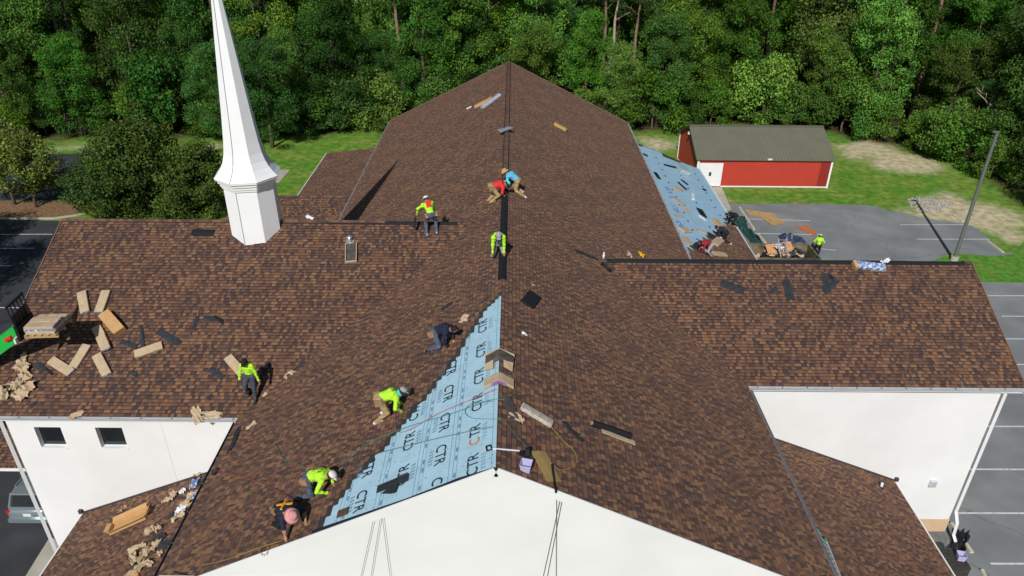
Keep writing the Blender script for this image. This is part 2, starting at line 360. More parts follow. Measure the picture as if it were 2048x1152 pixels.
# gable ends and remaining walls as solid slabs
def slab(name, poly, off, material=None): return MB().prism(poly, off).build(name, material or M_white, church)
slab('gable_wall', [(-9.05, 13.22, 3.2), (9.05, 13.22, 3.2), (9.05, 13.22, RZ-S*9.05-.04), (0, 13.22, RZ-.04), (-9.05, 13.22, RZ-S*9.05-.04)], (0, .3, 0))
fw = slab('gable_wall', [(-9.05, 13.22, .6), (9.05, 13.22, .6), (9.05, 13.22, 3.19), (-9.05, 13.22, 3.19)], (0, .3, 0))
for z in (8.9, 6.2):   # shallow horizontal reveal strips on the front
    MB().box(-9.0, 9.0, 13.212, 13.219, z, z+.03).build('reveal_strip', M_trim, fw)
slab('gable_wall', [(-9.05, 57.0, 0), (9.05, 57.0, 0), (9.05, 57.0, RZ-S*9.05-.04), (0, 57.0, RZ-.04), (-9.05, 57.0, RZ-S*9.05-.04)], (0, .3, 0))
for x in (-9.1, 8.8): slab('side_wall', [(x, 13.53, 0), (x, 56.99, 0), (x, 56.99, ZE+.02), (x, 13.53, ZE+.02)], (.3, 0, 0))
slab('gable_wall', [(-18.35, 21.42, .75), (-18.35, 36.4, .75), (-18.35, 36.4, ZE), (-18.35, LY, LZ-.1), (-18.35, 21.42, ZE)], (.3, 0, 0))
slab('gable_wall', [(19.34, 23.47, .75), (19.34, 33.2, .75), (19.34, 33.2, ZE), (19.34, RY, RZW-.1), (19.34, 23.47, ZE)], (.3, 0, 0))
slab('wing_wall', [(-18.04, 36.1, 0), (-9.12, 36.1, 0), (-9.12, 36.1, ZE), (-18.04, 36.1, ZE)], (0, .3, 0))
slab('wing_wall', [(9.12, 32.9, 0), (19.33, 32.9, 0), (19.33, 32.9, ZE), (9.12, 32.9, ZE)], (0, .3, 0))
for q in ((-18.38, -9.1, 21.07, 21.5), (9.1, 19.67, 23.12, 23.5), (19.31, 19.67, 23.501, 33.2), (-18.38, -18.05, 21.501, 36.4)): MB().box(*q, 0, .74).build('base_course', M_tan, church)
MB().box(-9.08, 9.08, 13.19, 13.5, 0, .59).build('base_course', M_tan, church)

def window(x0, x1, z0, z1, y):
    f = MB(); w = .07
    yy0, yy1 = y+.14, y+.2
    f.box(x0, x0+w, yy0, yy1, z0, z1).box(x1-w, x1, yy0, yy1, z0, z1).box(x0+w, x1-w, yy0, yy1, z0, z0+w).box(x0+w, x1-w, yy0, yy1, z1-w, z1)
    fr = f.build('window', M_trim, church)
    MB().box(x0+w, x1-w, y+.17, y+.18, z0+w, z1-w).build('pane', M_glass, fr)
    MB().box(x0+.002, x0+.045, y-.008, y+.139, z0+.05, z1).box(x0+.002, x1-.002, y-.025, y+.139, z0, z0+.05).build('sill', M_trim, fr)
for q in WINS: window(*q, 21.1)
# wall light, meter box and door awning on the right wing wall
MB().box(18.15, 18.4, 23.0, 23.14, 2.75, 3.05).build('wall_light', M_steel, church)
MB().obox((16.75, 22.8, 1.75), (.65, 0, 0), (0, .33, .06), (0, -.01, .035)).build('awning', mat('pale_awning', (.5, .6, .6), .4, var=.05), church)

# ---- roof decks
def deck(name, poly, n, t=.12, drop=.03, material=None):
    n = Vector(n).normalized(); p = [Vector(q)-n*drop for q in poly]
    return MB().prism(p, -n*t).build(name, material or M_deck, church)
main_l = deck('main_roof', [(-W, YF, ZE), (0, YF, RZ), (0, YB, RZ), (-W, YB, ZE)], n_ML)
main_r = deck('main_roof', [(W, YF, ZE), (0, YF, RZ), (0, YB, RZ), (W, YB, ZE)], n_MR)
jl = -(RZ-LZ)/S; jr = (RZ-RZW)/S
wing_l = deck('wing_roof', [(LGX, LEY, ZE), (-W, LEY, ZE), (jl, LY, LZ), (LGX, LY, LZ)], n_W)
wing_r = deck('wing_roof', [(RGX, REY, ZE), (W, REY, ZE), (jr, RY, RZW), (RGX, RY, RZW)], n_W)
nb = Vector((0, S, 1))
wing_lb = deck('wing_roof', [(LGX, 2*LY-LEY, ZE), (-W, 2*LY-LEY, ZE), (jl, LY, LZ), (LGX, LY, LZ)], nb, drop=.0, material=mat('shingle_back', (.1, .062, .045), .9, var=.3, scale=8))
wing_rb = deck('wing_roof', [(RGX, 2*RY-REY, ZE), (W, 2*RY-REY, ZE), (jr, RY, RZW), (RGX, RY, RZW)], nb, drop=.0, material=MATS['shingle_back'])
shed_fl = deck('lower_roof', [(-16.7, YF-6, 2.93), (-9.0, YF-6, 6.04), (-9.0, 21.08, 6.04), (-16.7, 21.08, 2.93)], n_SL)
shed_fr = deck('lower_roof', [(16.6, YF-6, 3.02), (9.0, YF-6, 6.12), (9.0, 23.13, 6.12), (16.6, 23.13, 3.02)], n_SR)
n_SBL = Vector((-.12, 0, 1)).normalized()
shed_bl = deck('lower_roof', [(-14.85, 36.6, 5.45), (-9.0, 36.6, 6.152), (-9.0, YB, 6.152), (-14.85, YB, 5.45)], n_SBL)
shed_br = deck('lower_roof', [(15.7, 33.4, 4.4), (9.0, 33.4, 7.147), (9.0, YB, 7.147), (15.7, YB, 4.4)], n_SR)
LGY, LGZ = 42.3, 7.87
low_f = deck('lower_roof', [(-17, LGY-5.5, LGZ-5.5*S), (-9.0, LGY-5.5, LGZ-5.5*S), (-9.0, LGY, LGZ), (-17, LGY, LGZ)], n_W)
low_b = deck('lower_roof', [(-17, LGY+4, LGZ-4*S), (-9.0, LGY+4, LGZ-4*S), (-9.0, LGY, LGZ), (-17, LGY, LGZ)], nb, drop=0, material=MATS['shingle_back'])
for xa, xb, ya, yb, zt in ((-14.6, -14.3, 44, 57, 5.35), (14.9, 15.2, 33.5, 57, 4.3), (-16.2, -15.9, 5, 21, 2.7), (15.9, 16.2, 5, 23, 2.8)):
    slab('side_wall', [(xa, ya, 0), (xb, ya, 0), (xb, yb, 0), (xa, yb, 0)], (0, 0, zt))
slab('side_wall', [(-14.5, 56.6, 0), (-9.15, 56.6, 0), (-9.15, 56.6, 5.9), (-14.5, 56.6, 5.3)], (0, .3, 0))
slab('side_wall', [(15.0, 56.6, 0), (9.15, 56.6, 0), (9.15, 56.6, 6.7), (15.0, 56.6, 4.4)], (0, .3, 0))

# ---- shingles: laminated tabs, every tab its own piece of geometry
EXP = .143
PAL = [(.064, .043, .041), (.086, .053, .046), (.118, .069, .052), (.178, .096, .058), (.230, .126, .072), (.160, .082, .055)]
TW = [.085, .115, .15, .19, .24]
rng = random.Random(11)
ALL_TABS = []     # (camera score, parent, O, U, V, N, u0, v0, width index, colour index, thickness)
CAMP = Vector((.339, 0, 25.2))

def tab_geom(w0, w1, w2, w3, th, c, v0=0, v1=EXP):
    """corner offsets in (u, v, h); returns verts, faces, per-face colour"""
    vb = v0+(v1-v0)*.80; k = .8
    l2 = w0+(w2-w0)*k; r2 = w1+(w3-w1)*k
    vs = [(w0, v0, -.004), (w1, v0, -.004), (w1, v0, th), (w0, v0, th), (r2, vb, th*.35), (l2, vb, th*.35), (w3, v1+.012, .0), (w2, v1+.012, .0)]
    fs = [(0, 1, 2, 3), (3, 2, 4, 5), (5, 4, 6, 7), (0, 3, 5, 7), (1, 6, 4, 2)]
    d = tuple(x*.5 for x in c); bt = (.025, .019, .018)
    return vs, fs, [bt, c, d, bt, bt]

def set_face_colors(me, cols):
    a = me.color_attributes.new('Col', 'FLOAT_COLOR', 'CORNER'); arr = []
    for p, c in zip(me.polygons, cols): arr += [*c, 1.0]*p.loop_total
    a.data.foreach_set('color', arr)

def tone(u, v, salt, tooth):
    n = math.sin(u*1.7+salt)*math.sin(v*2.3+u*.6+salt*2)+.6*math.sin(u*4.1-v*3.3+salt)
    t = rng.random()+.16*n
    if tooth: return 2 if t < .20 else 5 if t < .38 else 3 if t < .68 else 4
    return 0 if t < .36 else 1 if t < .68 else 2 if t < .86 else 5

def shingle_field(parent, O, U, V, N, vmax, ivs, salt, score=False, lap=None):
    O, U, V, N = Vector(O), Vector(U).normalized(), Vector(V).normalized(), Vector(N).normalized()
    verts, faces, cols = [], [], []
    tabs = []
    nc = int(vmax/EXP)
    prev = None
    for k_ in range(nc+1):
        v0 = k_*EXP; v1 = min(v0+EXP, vmax)
        if v1-v0 < .02: break
        rows = ivs(v0, v1, k_)
        for (a0, a1, b0, b1) in rows:
            u = min(a0, a1)-rng.random()*.25
            up = False
            while u < max(b0, b1):
                wi = rng.randrange(5); w = TW[wi]; up = not up; ci = tone(u, v0, salt, up)
                th = .022 if up else .011
                q = (max(u, a0), min(u+w, b0), max(u, a1), min(u+w, b1))
                if q[1] > q[0] or q[3] > q[2]:
                    q = (min(q[0], b0), max(q[1], a0), min(q[2], b1), max(q[3], a1))
                    full = q[0] == u == q[2] and q[1] == u+w == q[3] and v1-v0 > EXP-1e-6
                    tabs.append((q, v0, v1, th, ci, wi, full, u))
                u += w
        if lap: 
            for q in lap(v0, v1, k_): tabs.append((q, v0, v1, .004, -1, 0, False, q[0]))
    return dict(parent=parent, O=O, U=U, V=V, N=N, tabs=tabs)

def emit_field(F, skip):
    verts, faces, cols = [], [], []
    O, U, V, N = F['O'], F['U'], F['V'], F['N']
    og = org(F['parent'])
    for i, (q, v0, v1, th, ci, wi, full, u) in enumerate(F['tabs']):
        if i in skip: continue
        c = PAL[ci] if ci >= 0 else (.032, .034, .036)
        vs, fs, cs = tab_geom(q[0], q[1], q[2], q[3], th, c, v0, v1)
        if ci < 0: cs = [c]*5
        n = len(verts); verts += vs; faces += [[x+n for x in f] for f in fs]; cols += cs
    A = np.array(verts); Wd = np.array(O-og)+A[:, :1]*np.array(U)+A[:, 1:2]*np.array(V)+A[:, 2:]*np.array(N)
    if U.cross(V).dot(N) < 0: faces = [f[::-1] for f in faces]
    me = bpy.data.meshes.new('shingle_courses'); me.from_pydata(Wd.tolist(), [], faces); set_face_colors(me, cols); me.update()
    return tag(link('shingle_courses', me, M_shingle, F['parent']), kind='stuff')

cs = 1/math.sqrt(1+S*S)
# staircase edge of the unfinished front-left slope: distance from ridge -> first shingled y
EDGE = [(0.0, 21.75), (.45, 21.2), (.86, 20.5), (1.48, 18.7), (2.21, 17.4), (2.83, 16.4), (3.42, 15.5), (4.0, 14.75), (4.4, 13.9), (4.62, 13.3), (4.75, 13.14)]
def edge_y(d):
    for (d0, y0), (d1, y1) in zip(EDGE, EDGE[1:]):
        if d0 <= d <= d1: return y0+(y1-y0)*(d-d0)/(d1-d0)
    return YF
er = random.Random(4); EJ = [er.uniform(-.12, .12) for _ in range(200)]
def start_l(v0, k_):
    d = W-(v0+EXP/2)*cs
    y = edge_y(d)
    return YF if y <= YF+.01 else max(YF, y+EJ[k_])
def iv_main(side):
    gy, gz = (LY, LZ) if side < 0 else (RY, RZW)
    def f(v0, v1, k_):
        s0 = start_l(v0, k_) if side < 0 else YF
        def ex(v):
            h = (W-v*cs)-(RZ-gz)/S
            return (gy-h, gy+h) if h > 0 else None
        e0, e1 = ex(v0), ex(v1)
        if e0 is None: return [(s0, s0, YB, YB)]
        if e1 is None: e1 = (gy, gy)
        return [(s0, s0, e0[0], e1[0]), (e0[1], e1[1], YB, YB)]
    return f
def lap_l(v0, v1, k_):     # headlap of the course below, showing beside the staircase
    if k_ == 0: return []
    a = start_l(v0-EXP, k_-1); b = start_l(v0, k_)
    a -= .05
    return [(max(a, YF), b, max(a, YF), b)] if b > a+.02 and b > YF+.02 else []
Vl = Vector((1, 0, S)); Vr = Vector((-1, 0, S)); Vw = Vector((0, 1, S))
fields = []
fields.append(shingle_field(main_l, (-W, 0, ZE), (0, 1, 0), Vl, n_ML, W/cs, iv_main(-1), 0.3, lap=lap_l))
fields.append(shingle_field(main_r, (W, 0, ZE), (0, 1, 0), Vr, n_MR, W/cs, iv_main(1), 2.3))
def iv_lw(v0, v1, k_):
    j = lambda v: -((RZ-LZ)/S+(LY-(LEY+v*cs)))
    return [(LGX, LGX, j(v0), j(v1))]
def iv_rw(v0, v1, k_):
    j = lambda v: (RZ-RZW)/S+(RY-(REY+v*cs))
    return [(j(v0), j(v1), RGX, RGX)]
fields.append(shingle_field(wing_l, (0, LEY, ZE), (1, 0, 0), Vw, n_W, (LY-LEY)/cs, iv_lw, 4.1))
fields.append(shingle_field(wing_r, (0, REY, ZE), (1, 0, 0), Vw, n_W, (RY-REY)/cs, iv_rw, 5.7))
cS = 1/math.sqrt(1+.406**2)
const = lambda a, b: (lambda v0, v1, k_: [(a, a, b, b)])
fields.append(shingle_field(shed_fl, (-16.7, 0, 2.93), (0, 1, 0), (1, 0, .404), n_SL, 7.6/cS, const(YF-5.5, 21.08), 6.2))
fields.append(shingle_field(shed_fr, (16.6, 0, 3.02), (0, 1, 0), (-1, 0, .408), n_SR, 7.5/cS, const(YF-5.5, 23.13), 7.9))
fields.append(shingle_field(shed_bl, (-14.85, 0, 5.45), (0, 1, 0), (1, 0, .12), n_SBL, 5.85*1.0072, const(42.3, YB), 8.8))
BR = random.Random(9)
def iv_br(v0, v1, k_):
    d = v0*cS
    return [(33.4, 33.4, 46.6-d*1.75+(k_ % 3)*.3, 46.6-d*1.75+(k_ % 3)*.3)]
fields.append(shingle_field(shed_br, (15.7, 0, 4.4), (0, 1, 0), (-1, 0, .41), n_SR, 6.5/cS, iv_br, 9.9))
fields.append(shingle_field(low_f, (0, LGY-3.6, LGZ-3.6*S), (1, 0, 0), Vw, n_W, 3.6/cs, const(-17, -9.1), 3.3))

# the 300 tabs that show largest in the picture are objects of their own
def screen_score(P):
    camo = scene.camera; q = camo.matrix_world.inverted() @ P
    if q.z > -1: return None
    fx = 1462.69/1024; x = q.x/-q.z*fx; y = q.y/-q.z*fx
    if abs(x) > .99 or abs(y) > .555: return None
    return 1/(q.z*q.z)
cand = []
camo_inv = None
bpy.context.view_layer.update()
for fi, F in enumerate(fields):
    for i, (q, v0, v1, th, ci, wi, full, u) in enumerate(F['tabs']):
        if not full or ci < 0: continue
        if fi not in (0, 1): continue
        P = F['O']+F['U']*(u+TW[wi]/2)+F['V']*(v0+EXP/2)
        if P.y > 16.5: continue
        sc = screen_score(P)
        if sc is None: continue
        face = (CAMP-P).normalized().dot(F['N'])
        cand.append((sc*face*TW[wi], fi, i))
cand.sort(reverse=True)
chosen = {}
for sc, fi, i in cand[:300]: chosen.setdefault(fi, set()).add(i)
SH = {}
for fi, F in enumerate(fields):
    sk = chosen.get(fi, set())
    emit_field(F, sk)
    hand = F['U'].cross(F['V']).dot(F['N']) > 0
    for i in sk:
        q, v0, v1, th, ci, wi, full, u = F['tabs'][i]
        key = (wi, ci, hand)
        if key not in SH:
            w = TW[wi]
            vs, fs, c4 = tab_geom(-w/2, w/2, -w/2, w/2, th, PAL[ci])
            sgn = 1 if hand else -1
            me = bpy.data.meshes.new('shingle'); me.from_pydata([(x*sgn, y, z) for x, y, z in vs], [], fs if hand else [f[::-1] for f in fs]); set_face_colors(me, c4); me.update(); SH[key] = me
        o = link('shingle', SH[key], M_shingle, F['parent'])
        x = F['U'] if hand else -F['U']
        mtx = Matrix((x, F['V'], F['N'])).transposed().to_4x4()
        mtx.translation = F['O']-org(F['parent'])+F['U']*(u+TW[wi]/2)+F['V']*v0
        o.matrix_local = mtx

# ---- ridge caps and ridge vents
def cap_run(parent, a, b, half, nl, nr, step=.2, seed=1, lift=.05):
    """overlapping V caps along a ridge from a to b; nl/nr downslope unit vectors"""
    a, b = Vector(a), Vector(b); d = (b-a); L = d.length; d.normalize(); nl, nr = Vector(nl).normalized(), Vector(nr).normalized()
    r_ = random.Random(seed); og = org(parent); vs, fs, cs_ = [], [], []
    for i in range(int(L/step)):
        p = a+d*i*step; e = p+d*(step+.1); c = PAL[r_.choice((1, 1, 2, 2, 3, 5, 3))]; n = len(vs)
        h0, h1 = lift+.03, lift
        for q, h in ((p, h0), (e, h1)):
            t = q+UPZ*h
            vs += [t+nl*half, t, t+nr*half]
        vs += [p+UPZ*(lift-.02)+nl*half, p+UPZ*(lift-.02), p+UPZ*(lift-.02)+nr*half]
        fs += [[n, n+1, n+4, n+3], [n+1, n+2, n+5, n+4], [n+6, n+7, n+1, n], [n+7, n+8, n+2, n+1]]; cs_ += [c, c, (.012, .01, .01), (.012, .01, .01)]
    me = bpy.data.meshes.new('ridge_cap'); me.from_pydata([tuple(v-og) for v in vs], [], fs); set_face_colors(me, cs_); me.update()
    tag(link('ridge_cap', me, M_shingle, parent), kind='stuff')
dL, dR = Vector((-1, 0, -S)), Vector((1, 0, -S)); dF, dB = Vector((0, -1, -S)), Vector((0, 1, -S))
def vent_run(parent, a, b, half, nl, nr, n, h=.04, material=M_black):
    a, b = Vector(a), Vector(b); nl, nr = Vector(nl).normalized(), Vector(nr).normalized()
    for i in range(n):
        p = a.lerp(b, i/n); q = a.lerp(b, (i+1)/n-.004/max((b-a).length, 1))
        MB().rings([[t+nl*half+UPZ*.012, t+nl*half+UPZ*(h-.005), t+nl*half*.45+UPZ*(h+.012), t+UPZ*(h+.012), t+nr*half*.45+UPZ*(h+.012), t+nr*half+UPZ*(h-.005), t+nr*half+UPZ*.012, t+UPZ*.0] for t in (p, q)]).build('ridge_vent', material, parent)
yv0, yv1 = 21.9, 33.0
vent_run(main_l, (0, 22.6, RZ), (0, 30.7, RZ), .17, dL, dR, 7)
vent_run(main_l, (0, 30.75, RZ), (0, YB-.3, RZ), .175, dL, dR, 21, h=.03)
cap_run(main_l, (0, 30.9, RZ+.02), (0, YB-.1, RZ+.025), .128, dL, dR, seed=3)
vent_run(wing_r, (jr+.35, RY, RZW), (RGX-.35, RY, RZW), .17, dF, dB, 13)
cap_run(wing_r, (RGX-.33, RY, RZW), (RGX, RY, RZW), .15, dF, dB, seed=4)
vent_run(wing_l, (-7.6, LY, LZ), (-2.0, LY, LZ), .15, dF, dB, 5)
cap_run(wing_l, (-9.4, LY, LZ+.02), (-5.1, LY, LZ+.02), .13, dF, dB, step=.19, seed=6)
cap_run(wing_l, (LGX, LY, LZ), (-7.6, LY, LZ), .15, dF, dB, step=.19, seed=5)
cap_run(low_f, (-17, LGY, LGZ), (-9.3, LGY, LGZ), .15, dF, dB, step=.2, seed=7)

# ---- drip edges, rake trim, gutters, downspouts
def trim(parent, a, b, w, h, material, name='drip_edge'): MB().beam(a, b, w, h).build(name, material, parent)
mat('brown_trim', (.2, .12, .09), .6)
trim(main_l, (-W-.02, YF-.022, ZE-.115), (0, YF-.022, RZ-.105), .03, .27, M_white, 'rake_trim'); trim(main_r, (W+.02, YF-.022, ZE-.115), (0, YF-.022, RZ-.105), .03, .27, M_white, 'rake_trim')
trim(main_l, (-W-.02, YB+.03, ZE), (0, YB+.03, RZ), .03, .06, MATS['brown_trim'], 'rake_trim'); trim(main_r, (W+.02, YB+.03, ZE), (0, YB+.03, RZ), .03, .06, MATS['brown_trim'], 'rake_trim')
trim(wing_l, (LGX-.02, LEY, ZE), (LGX-.02, LY, LZ), .04, .1, MATS['brown_trim'], 'rake_trim'); trim(wing_r, (RGX+.02, REY, ZE), (RGX+.02, RY, RZW), .04, .1, MATS['brown_trim'], 'rake_trim')
def gutter(parent, a, b, out, w=.10, h=.10, strap=.8, material=None):
    a, b, out = Vector(a), Vector(b), Vector(out); t = .012
    prof = [(0, 0), (0, -h), (w, -h), (w+.02, 0), (w+.02-t, 0), (w-t, -h+t), (t, -h+t), (t, 0)]
    m = MB().rings([[q+out*u+UPZ*z for u, z in prof] for q in (a, b)])
    g = m.build('gutter', material or M_steel, parent)
    d = (b-a); L = d.length; d.normalize(); x = strap*.5
    while x < L: MB().beam(a+d*x+out*.01+UPZ*.004, a+d*x+out*(w+.015)+UPZ*.004, .022, .01).build('gutter_strap', mat('dark_strap', (.12, .13, .15), .5), g); x += strap
    MB().beam(a+out*(-.02)-UPZ*.115, b+out*(-.02)-UPZ*.115, .03, .2).build('fascia', M_trim, g)
M_dkg = mat('dark_gutter', (.10, .10, .12), .4, metal=.3); M_mdg = mat('mid_gutter', (.32, .33, .36), .4, metal=.4)
gutter(wing_l, (LGX, LEY-.01, ZE-.01), (-W+.1, LEY-.01, ZE-.01), (0, -1, 0), strap=1.1)
gutter(wing_r, (W-.1, REY-.01, ZE-.01), (RGX, REY-.01, ZE-.01), (0, -1, 0), strap=.95)
gutter(main_l, (-W-.01, YF, ZE-.01), (-W-.01, LEY-.2, ZE-.01), (-1, 0, 0), w=.075, strap=1.2, material=M_dkg)
gutter(main_r, (W+.01, YF, ZE-.01), (W+.01, REY-.2, ZE-.01), (1, 0, 0), w=.085, strap=1.2, material=M_mdg)
gutter(main_l, (-W-.01, 2*LY-LEY+.1, ZE-.01), (-W-.01, YB, ZE-.01), (-1, 0, 0), w=.06, strap=2)
gutter(main_r, (W+.01, 2*RY-REY+.1, ZE-.01), (W+.01, YB, ZE-.01), (1, 0, 0), w=.08, strap=2)
for p_, x, z, ya, yb in ((shed_fl, -16.73, 2.9, YF-5.5, 21.0), (shed_fr, 16.63, 2.99, YF-5.5, 23.0), (shed_bl, -14.88, 5.42, 44, YB), (shed_br, 15.73, 4.37, 33.4, YB)):
    trim(p_, (x, ya, z), (x, yb, z), .05, .14, M_trim)
trim(shed_fl, (-16.72, 21.06, 2.93+.03), (-9.3, 21.06, 5.93+.03), .05, .06, mat('dark_flashing', (.06, .05, .05), .5), 'step_flashing')
trim(shed_fr, (16.62, 23.11, 3.02+.03), (9.3, 23.11, 6.0+.03), .05, .06, MATS['dark_flashing'], 'step_flashing')
MB().box(-16.86, -16.72, 20.98, 21.09, 2.95, 3.12).build('kickout_flashing', MATS['dark_flashing'], shed_fl)
MB().box(16.62, 16.76, 23.03, 23.14, 3.04, 3.2).build('kickout_flashing', MATS['dark_flashing'], shed_fr)
d = MB(); d.tube([(19.68, 23.0, ZE-.12), (19.72, 23.02, ZE-.45), (19.72, 23.02, 1.35), (19.72, 22.7, .95), (19.7, 22.62, .35), (19.7, 22.35, .2)], .075, 4); d.build('downspout', M_trim, church)
d = MB(); d.tube([(-18.43, 20.9, ZE-.12), (-18.43, 21.0, ZE-.45), (-18.43, 21.0, .3), (-18.5, 20.7, .1)], .085, 4); d.build('downspout', M_trim, church)
MB().box(20.05, 20.35, REY-.25, REY-.1, ZE-.2, ZE-.05).build('soffit_light', M_plastic_w, church)

# ---- steeple
SX, SY = -10.6, 28.65
def octo(r, z, off=32): return [(SX+r*math.sin(R(off+45*k)), SY-r*math.cos(R(off+45*k)), z) for k in range(8)]
stp = MB().rings([octo(1.09, 11.2), octo(1.06, 14.12)]).build('steeple', mat('steeple_white', (.85, .87, .88), .3, var=.03, scale=1.2, spec=.4), church)
MS = MATS['steeple_white']
MB().rings([octo(1.12, 14.05), octo(1.13, 14.14), octo(1.17, 14.15), octo(1.18, 14.26), octo(1.24, 14.28), octo(1.26, 14.40), octo(1.33, 14.42), octo(1.34, 14.50)]).build('cornice', MS, stp)
MB().rings([octo(1.36, 14.505), octo(1.22, 14.64), octo(1.04, 14.86), octo(.90, 15.12), octo(.80, 15.45), octo(.73, 15.9), octo(.62, 16.9), octo(.49, 18.3), octo(.33, 20.0), octo(.17, 21.6), octo(.035, 22.85)]).build('spire', MS, stp)
sm = MB()
A_ = [octo(r, z)[7] for r, z in ((1.365, 14.51), (1.225, 14.645), (1.045, 14.865), (.905, 15.125), (.805, 15.455), (.735, 15.905), (.625, 16.905), (.495, 18.305), (.335, 20.0), (.175, 21.6))]
sm.tube(A_, .012, 4); sm.tube([octo(1.095, 11.6)[7], octo(1.065, 14.05)[7]], .012, 4); sm.build('seam', mat('seam_grey', (.25, .28, .32), .6), stp)
MB().rings([octo(.02, 22.85), octo(.05, 23.0), octo(.02, 23.15)]).build('finial', MS, stp)
# ------------------------------------------------------------------ underlayment sheets with print
def on_ml(y, d, h=0): return Vector((-d, y, RZ-S*d))+n_ML*h     # d = distance from ridge in plan
TXT = {}
def text_mesh(s, size=1.0):
    if s in TXT: return TXT[s]
    cu = bpy.data.curves.new('t', 'FONT'); cu.body = s; cu.size = size; cu.align_x = 'CENTER'; cu.align_y = 'CENTER'; cu.resolution_u = 3; cu.offset = .006
    o = bpy.data.objects.new('t', cu); col.objects.link(o)
    dg = bpy.context.evaluated_depsgraph_get(); me = bpy.data.meshes.new_from_object(o.evaluated_get(dg)); me.name = 'lettering'
    bpy.data.objects.remove(o); me.materials.clear(); TXT[s] = me
    return me
def place(o, parent, p, x, y, n, sx=1, sy=1):
    m = Matrix((Vector(x)*sx, Vector(y)*sy, Vector(n))).transposed().to_4x4(); m.translation = Vector(p)-org(parent); o.matrix_local = m
    return o
B_ = [0.0, 1.09, 1.97, 2.98, 3.98, 5.0]
Y1 = [22.0, 20.9, 18.8, 16.9, 15.2]
us = []
for i in range(5):
    d0, d1 = B_[i], B_[i+1]+.06; h = -.012+.004*(4-i)*.5
    d0 = max(d0, .01); ye = edge_y(d0)+.45 if i else 22.3
    m = MB(); rows = 9; cols_ = 24
    rr = random.Random(i)
    g = [[on_ml(YF+.02+(ye-YF-.02)*b/cols_, d0+(d1-d0)*a/rows, h+rr.uniform(0, .004)) for b in range(cols_+1)] for a in range(rows+1)]
    for a in range(rows):
        for b in range(cols_): m.add([g[a][b], g[a][b+1], g[a+1][b+1], g[a+1][b]], [(0, 1, 2, 3)])
    u = m.build('underlayment_sheet', M_under, main_l); us.append(u)
    # printed lines and dashes along the lap
    ln = MB(); hh = h+.007
    for dd, w in ((d1-.07, .012), (d1-.16, .01), (d0+.10, .012)):
        ln.add([on_ml(YF+.05, dd, hh), on_ml(ye-.3, dd, hh), on_ml(ye-.3, dd+w, hh), on_ml(YF+.05, dd+w, hh)], [(0, 1, 2, 3)])
    y = YF+.2
    while y < ye-.5:
        ln.add([on_ml(y, d1-.14, hh), on_ml(y+.16, d1-.14, hh), on_ml(y+.16, d1-.09, hh), on_ml(y, d1-.09, hh)], [(0, 1, 2, 3)]); y += .31 if int(y*7) % 3 else .62
    nx = random.Random(20+i)
    for _ in range(int((ye-YF)*9)):    # staples
        a, b = nx.uniform(YF+.1, ye-.1), nx.uniform(d0+.05, d1-.1); ln.add([on_ml(a, b, hh), on_ml(a+.03, b, hh), on_ml(a+.03, b+.03, hh), on_ml(a, b+.03, hh)], [(0, 1, 2, 3)])
    ln.build('printed_line', mat('faded_print', (.16, .29, .40), .6, var=.2), u, fix=False)
MB().prism([on_ml(YF-.01, .02, .012), on_ml(YF-.01, 4.7, .012), on_ml(YF+.16, 4.7, .012), on_ml(YF+.07, 2.2, .012), on_ml(YF+.12, .9, .012), on_ml(YF+.03, .02, .012)], n_ML*.006).build('edge_strip', mat('navy_strip', (.018, .02, .035), .6), main_l)  # thin dark navy strip along the front rake of the left slope
letters = [(0, .57, [(21.62, 'C'), (19.92, 'CTR'), (18.55, 'CTR'), (17.21, 'CTR'), (16.0, 'CTR'), (14.7, 'TR'), (13.55, 'CTR')]),
           (1, 1.48, [(18.26, 'CTR'), (16.98, 'CTR'), (15.69, 'CTR'), (14.39, 'CTR'), (13.42, 'C')]), (2, 2.43, [(16.69, 'CTR'), (15.44, 'CTR'), (14.13, 'CTR')]),
           (3, 3.53, [(14.99, 'CTR'), (13.75, 'CTR')])]
xs_ = Vector((1, 0, S)).normalized(); ys_ = Vector((0, 1, 0))
for i, dd, lst in letters:
    for y, s in lst:
        up = i % 2 == 0        # reading away from the eave front on even sheets, towards it on odd ones
        x = ys_ if up else -ys_; yv = n_ML.cross(x)
        sz = .42
        me = text_mesh(s)
        o = link('lettering', me, M_print, us[i]); off = .12 if s == 'TR' else 0
        place(o, us[i], on_ml(y+off, dd, .012), x, yv, n_ML, sz*.95, sz*1.05)
        if s == 'TR':
            o2 = link('lettering', text_mesh('C').copy(), M_print_or, us[i]); o2.data.materials.clear(); o2.data.materials.append(M_print_or); place(o2, us[i], on_ml(y-.30, dd, .012), x, yv, n_ML, sz*.95, sz*1.05)
        if len(s) > 1:
            sm_ = MB()
            for r_ in range(3):
                c = on_ml(y, dd, .012)-yv*(.23+.045*r_)
                for q in range(5): sm_.obox(c+x*(-.24+.12*q+.01*r_), x*.035, yv*.009, n_ML*.0005)
            sm_.build('small_print', MATS['faded_print'], us[i], fix=False)
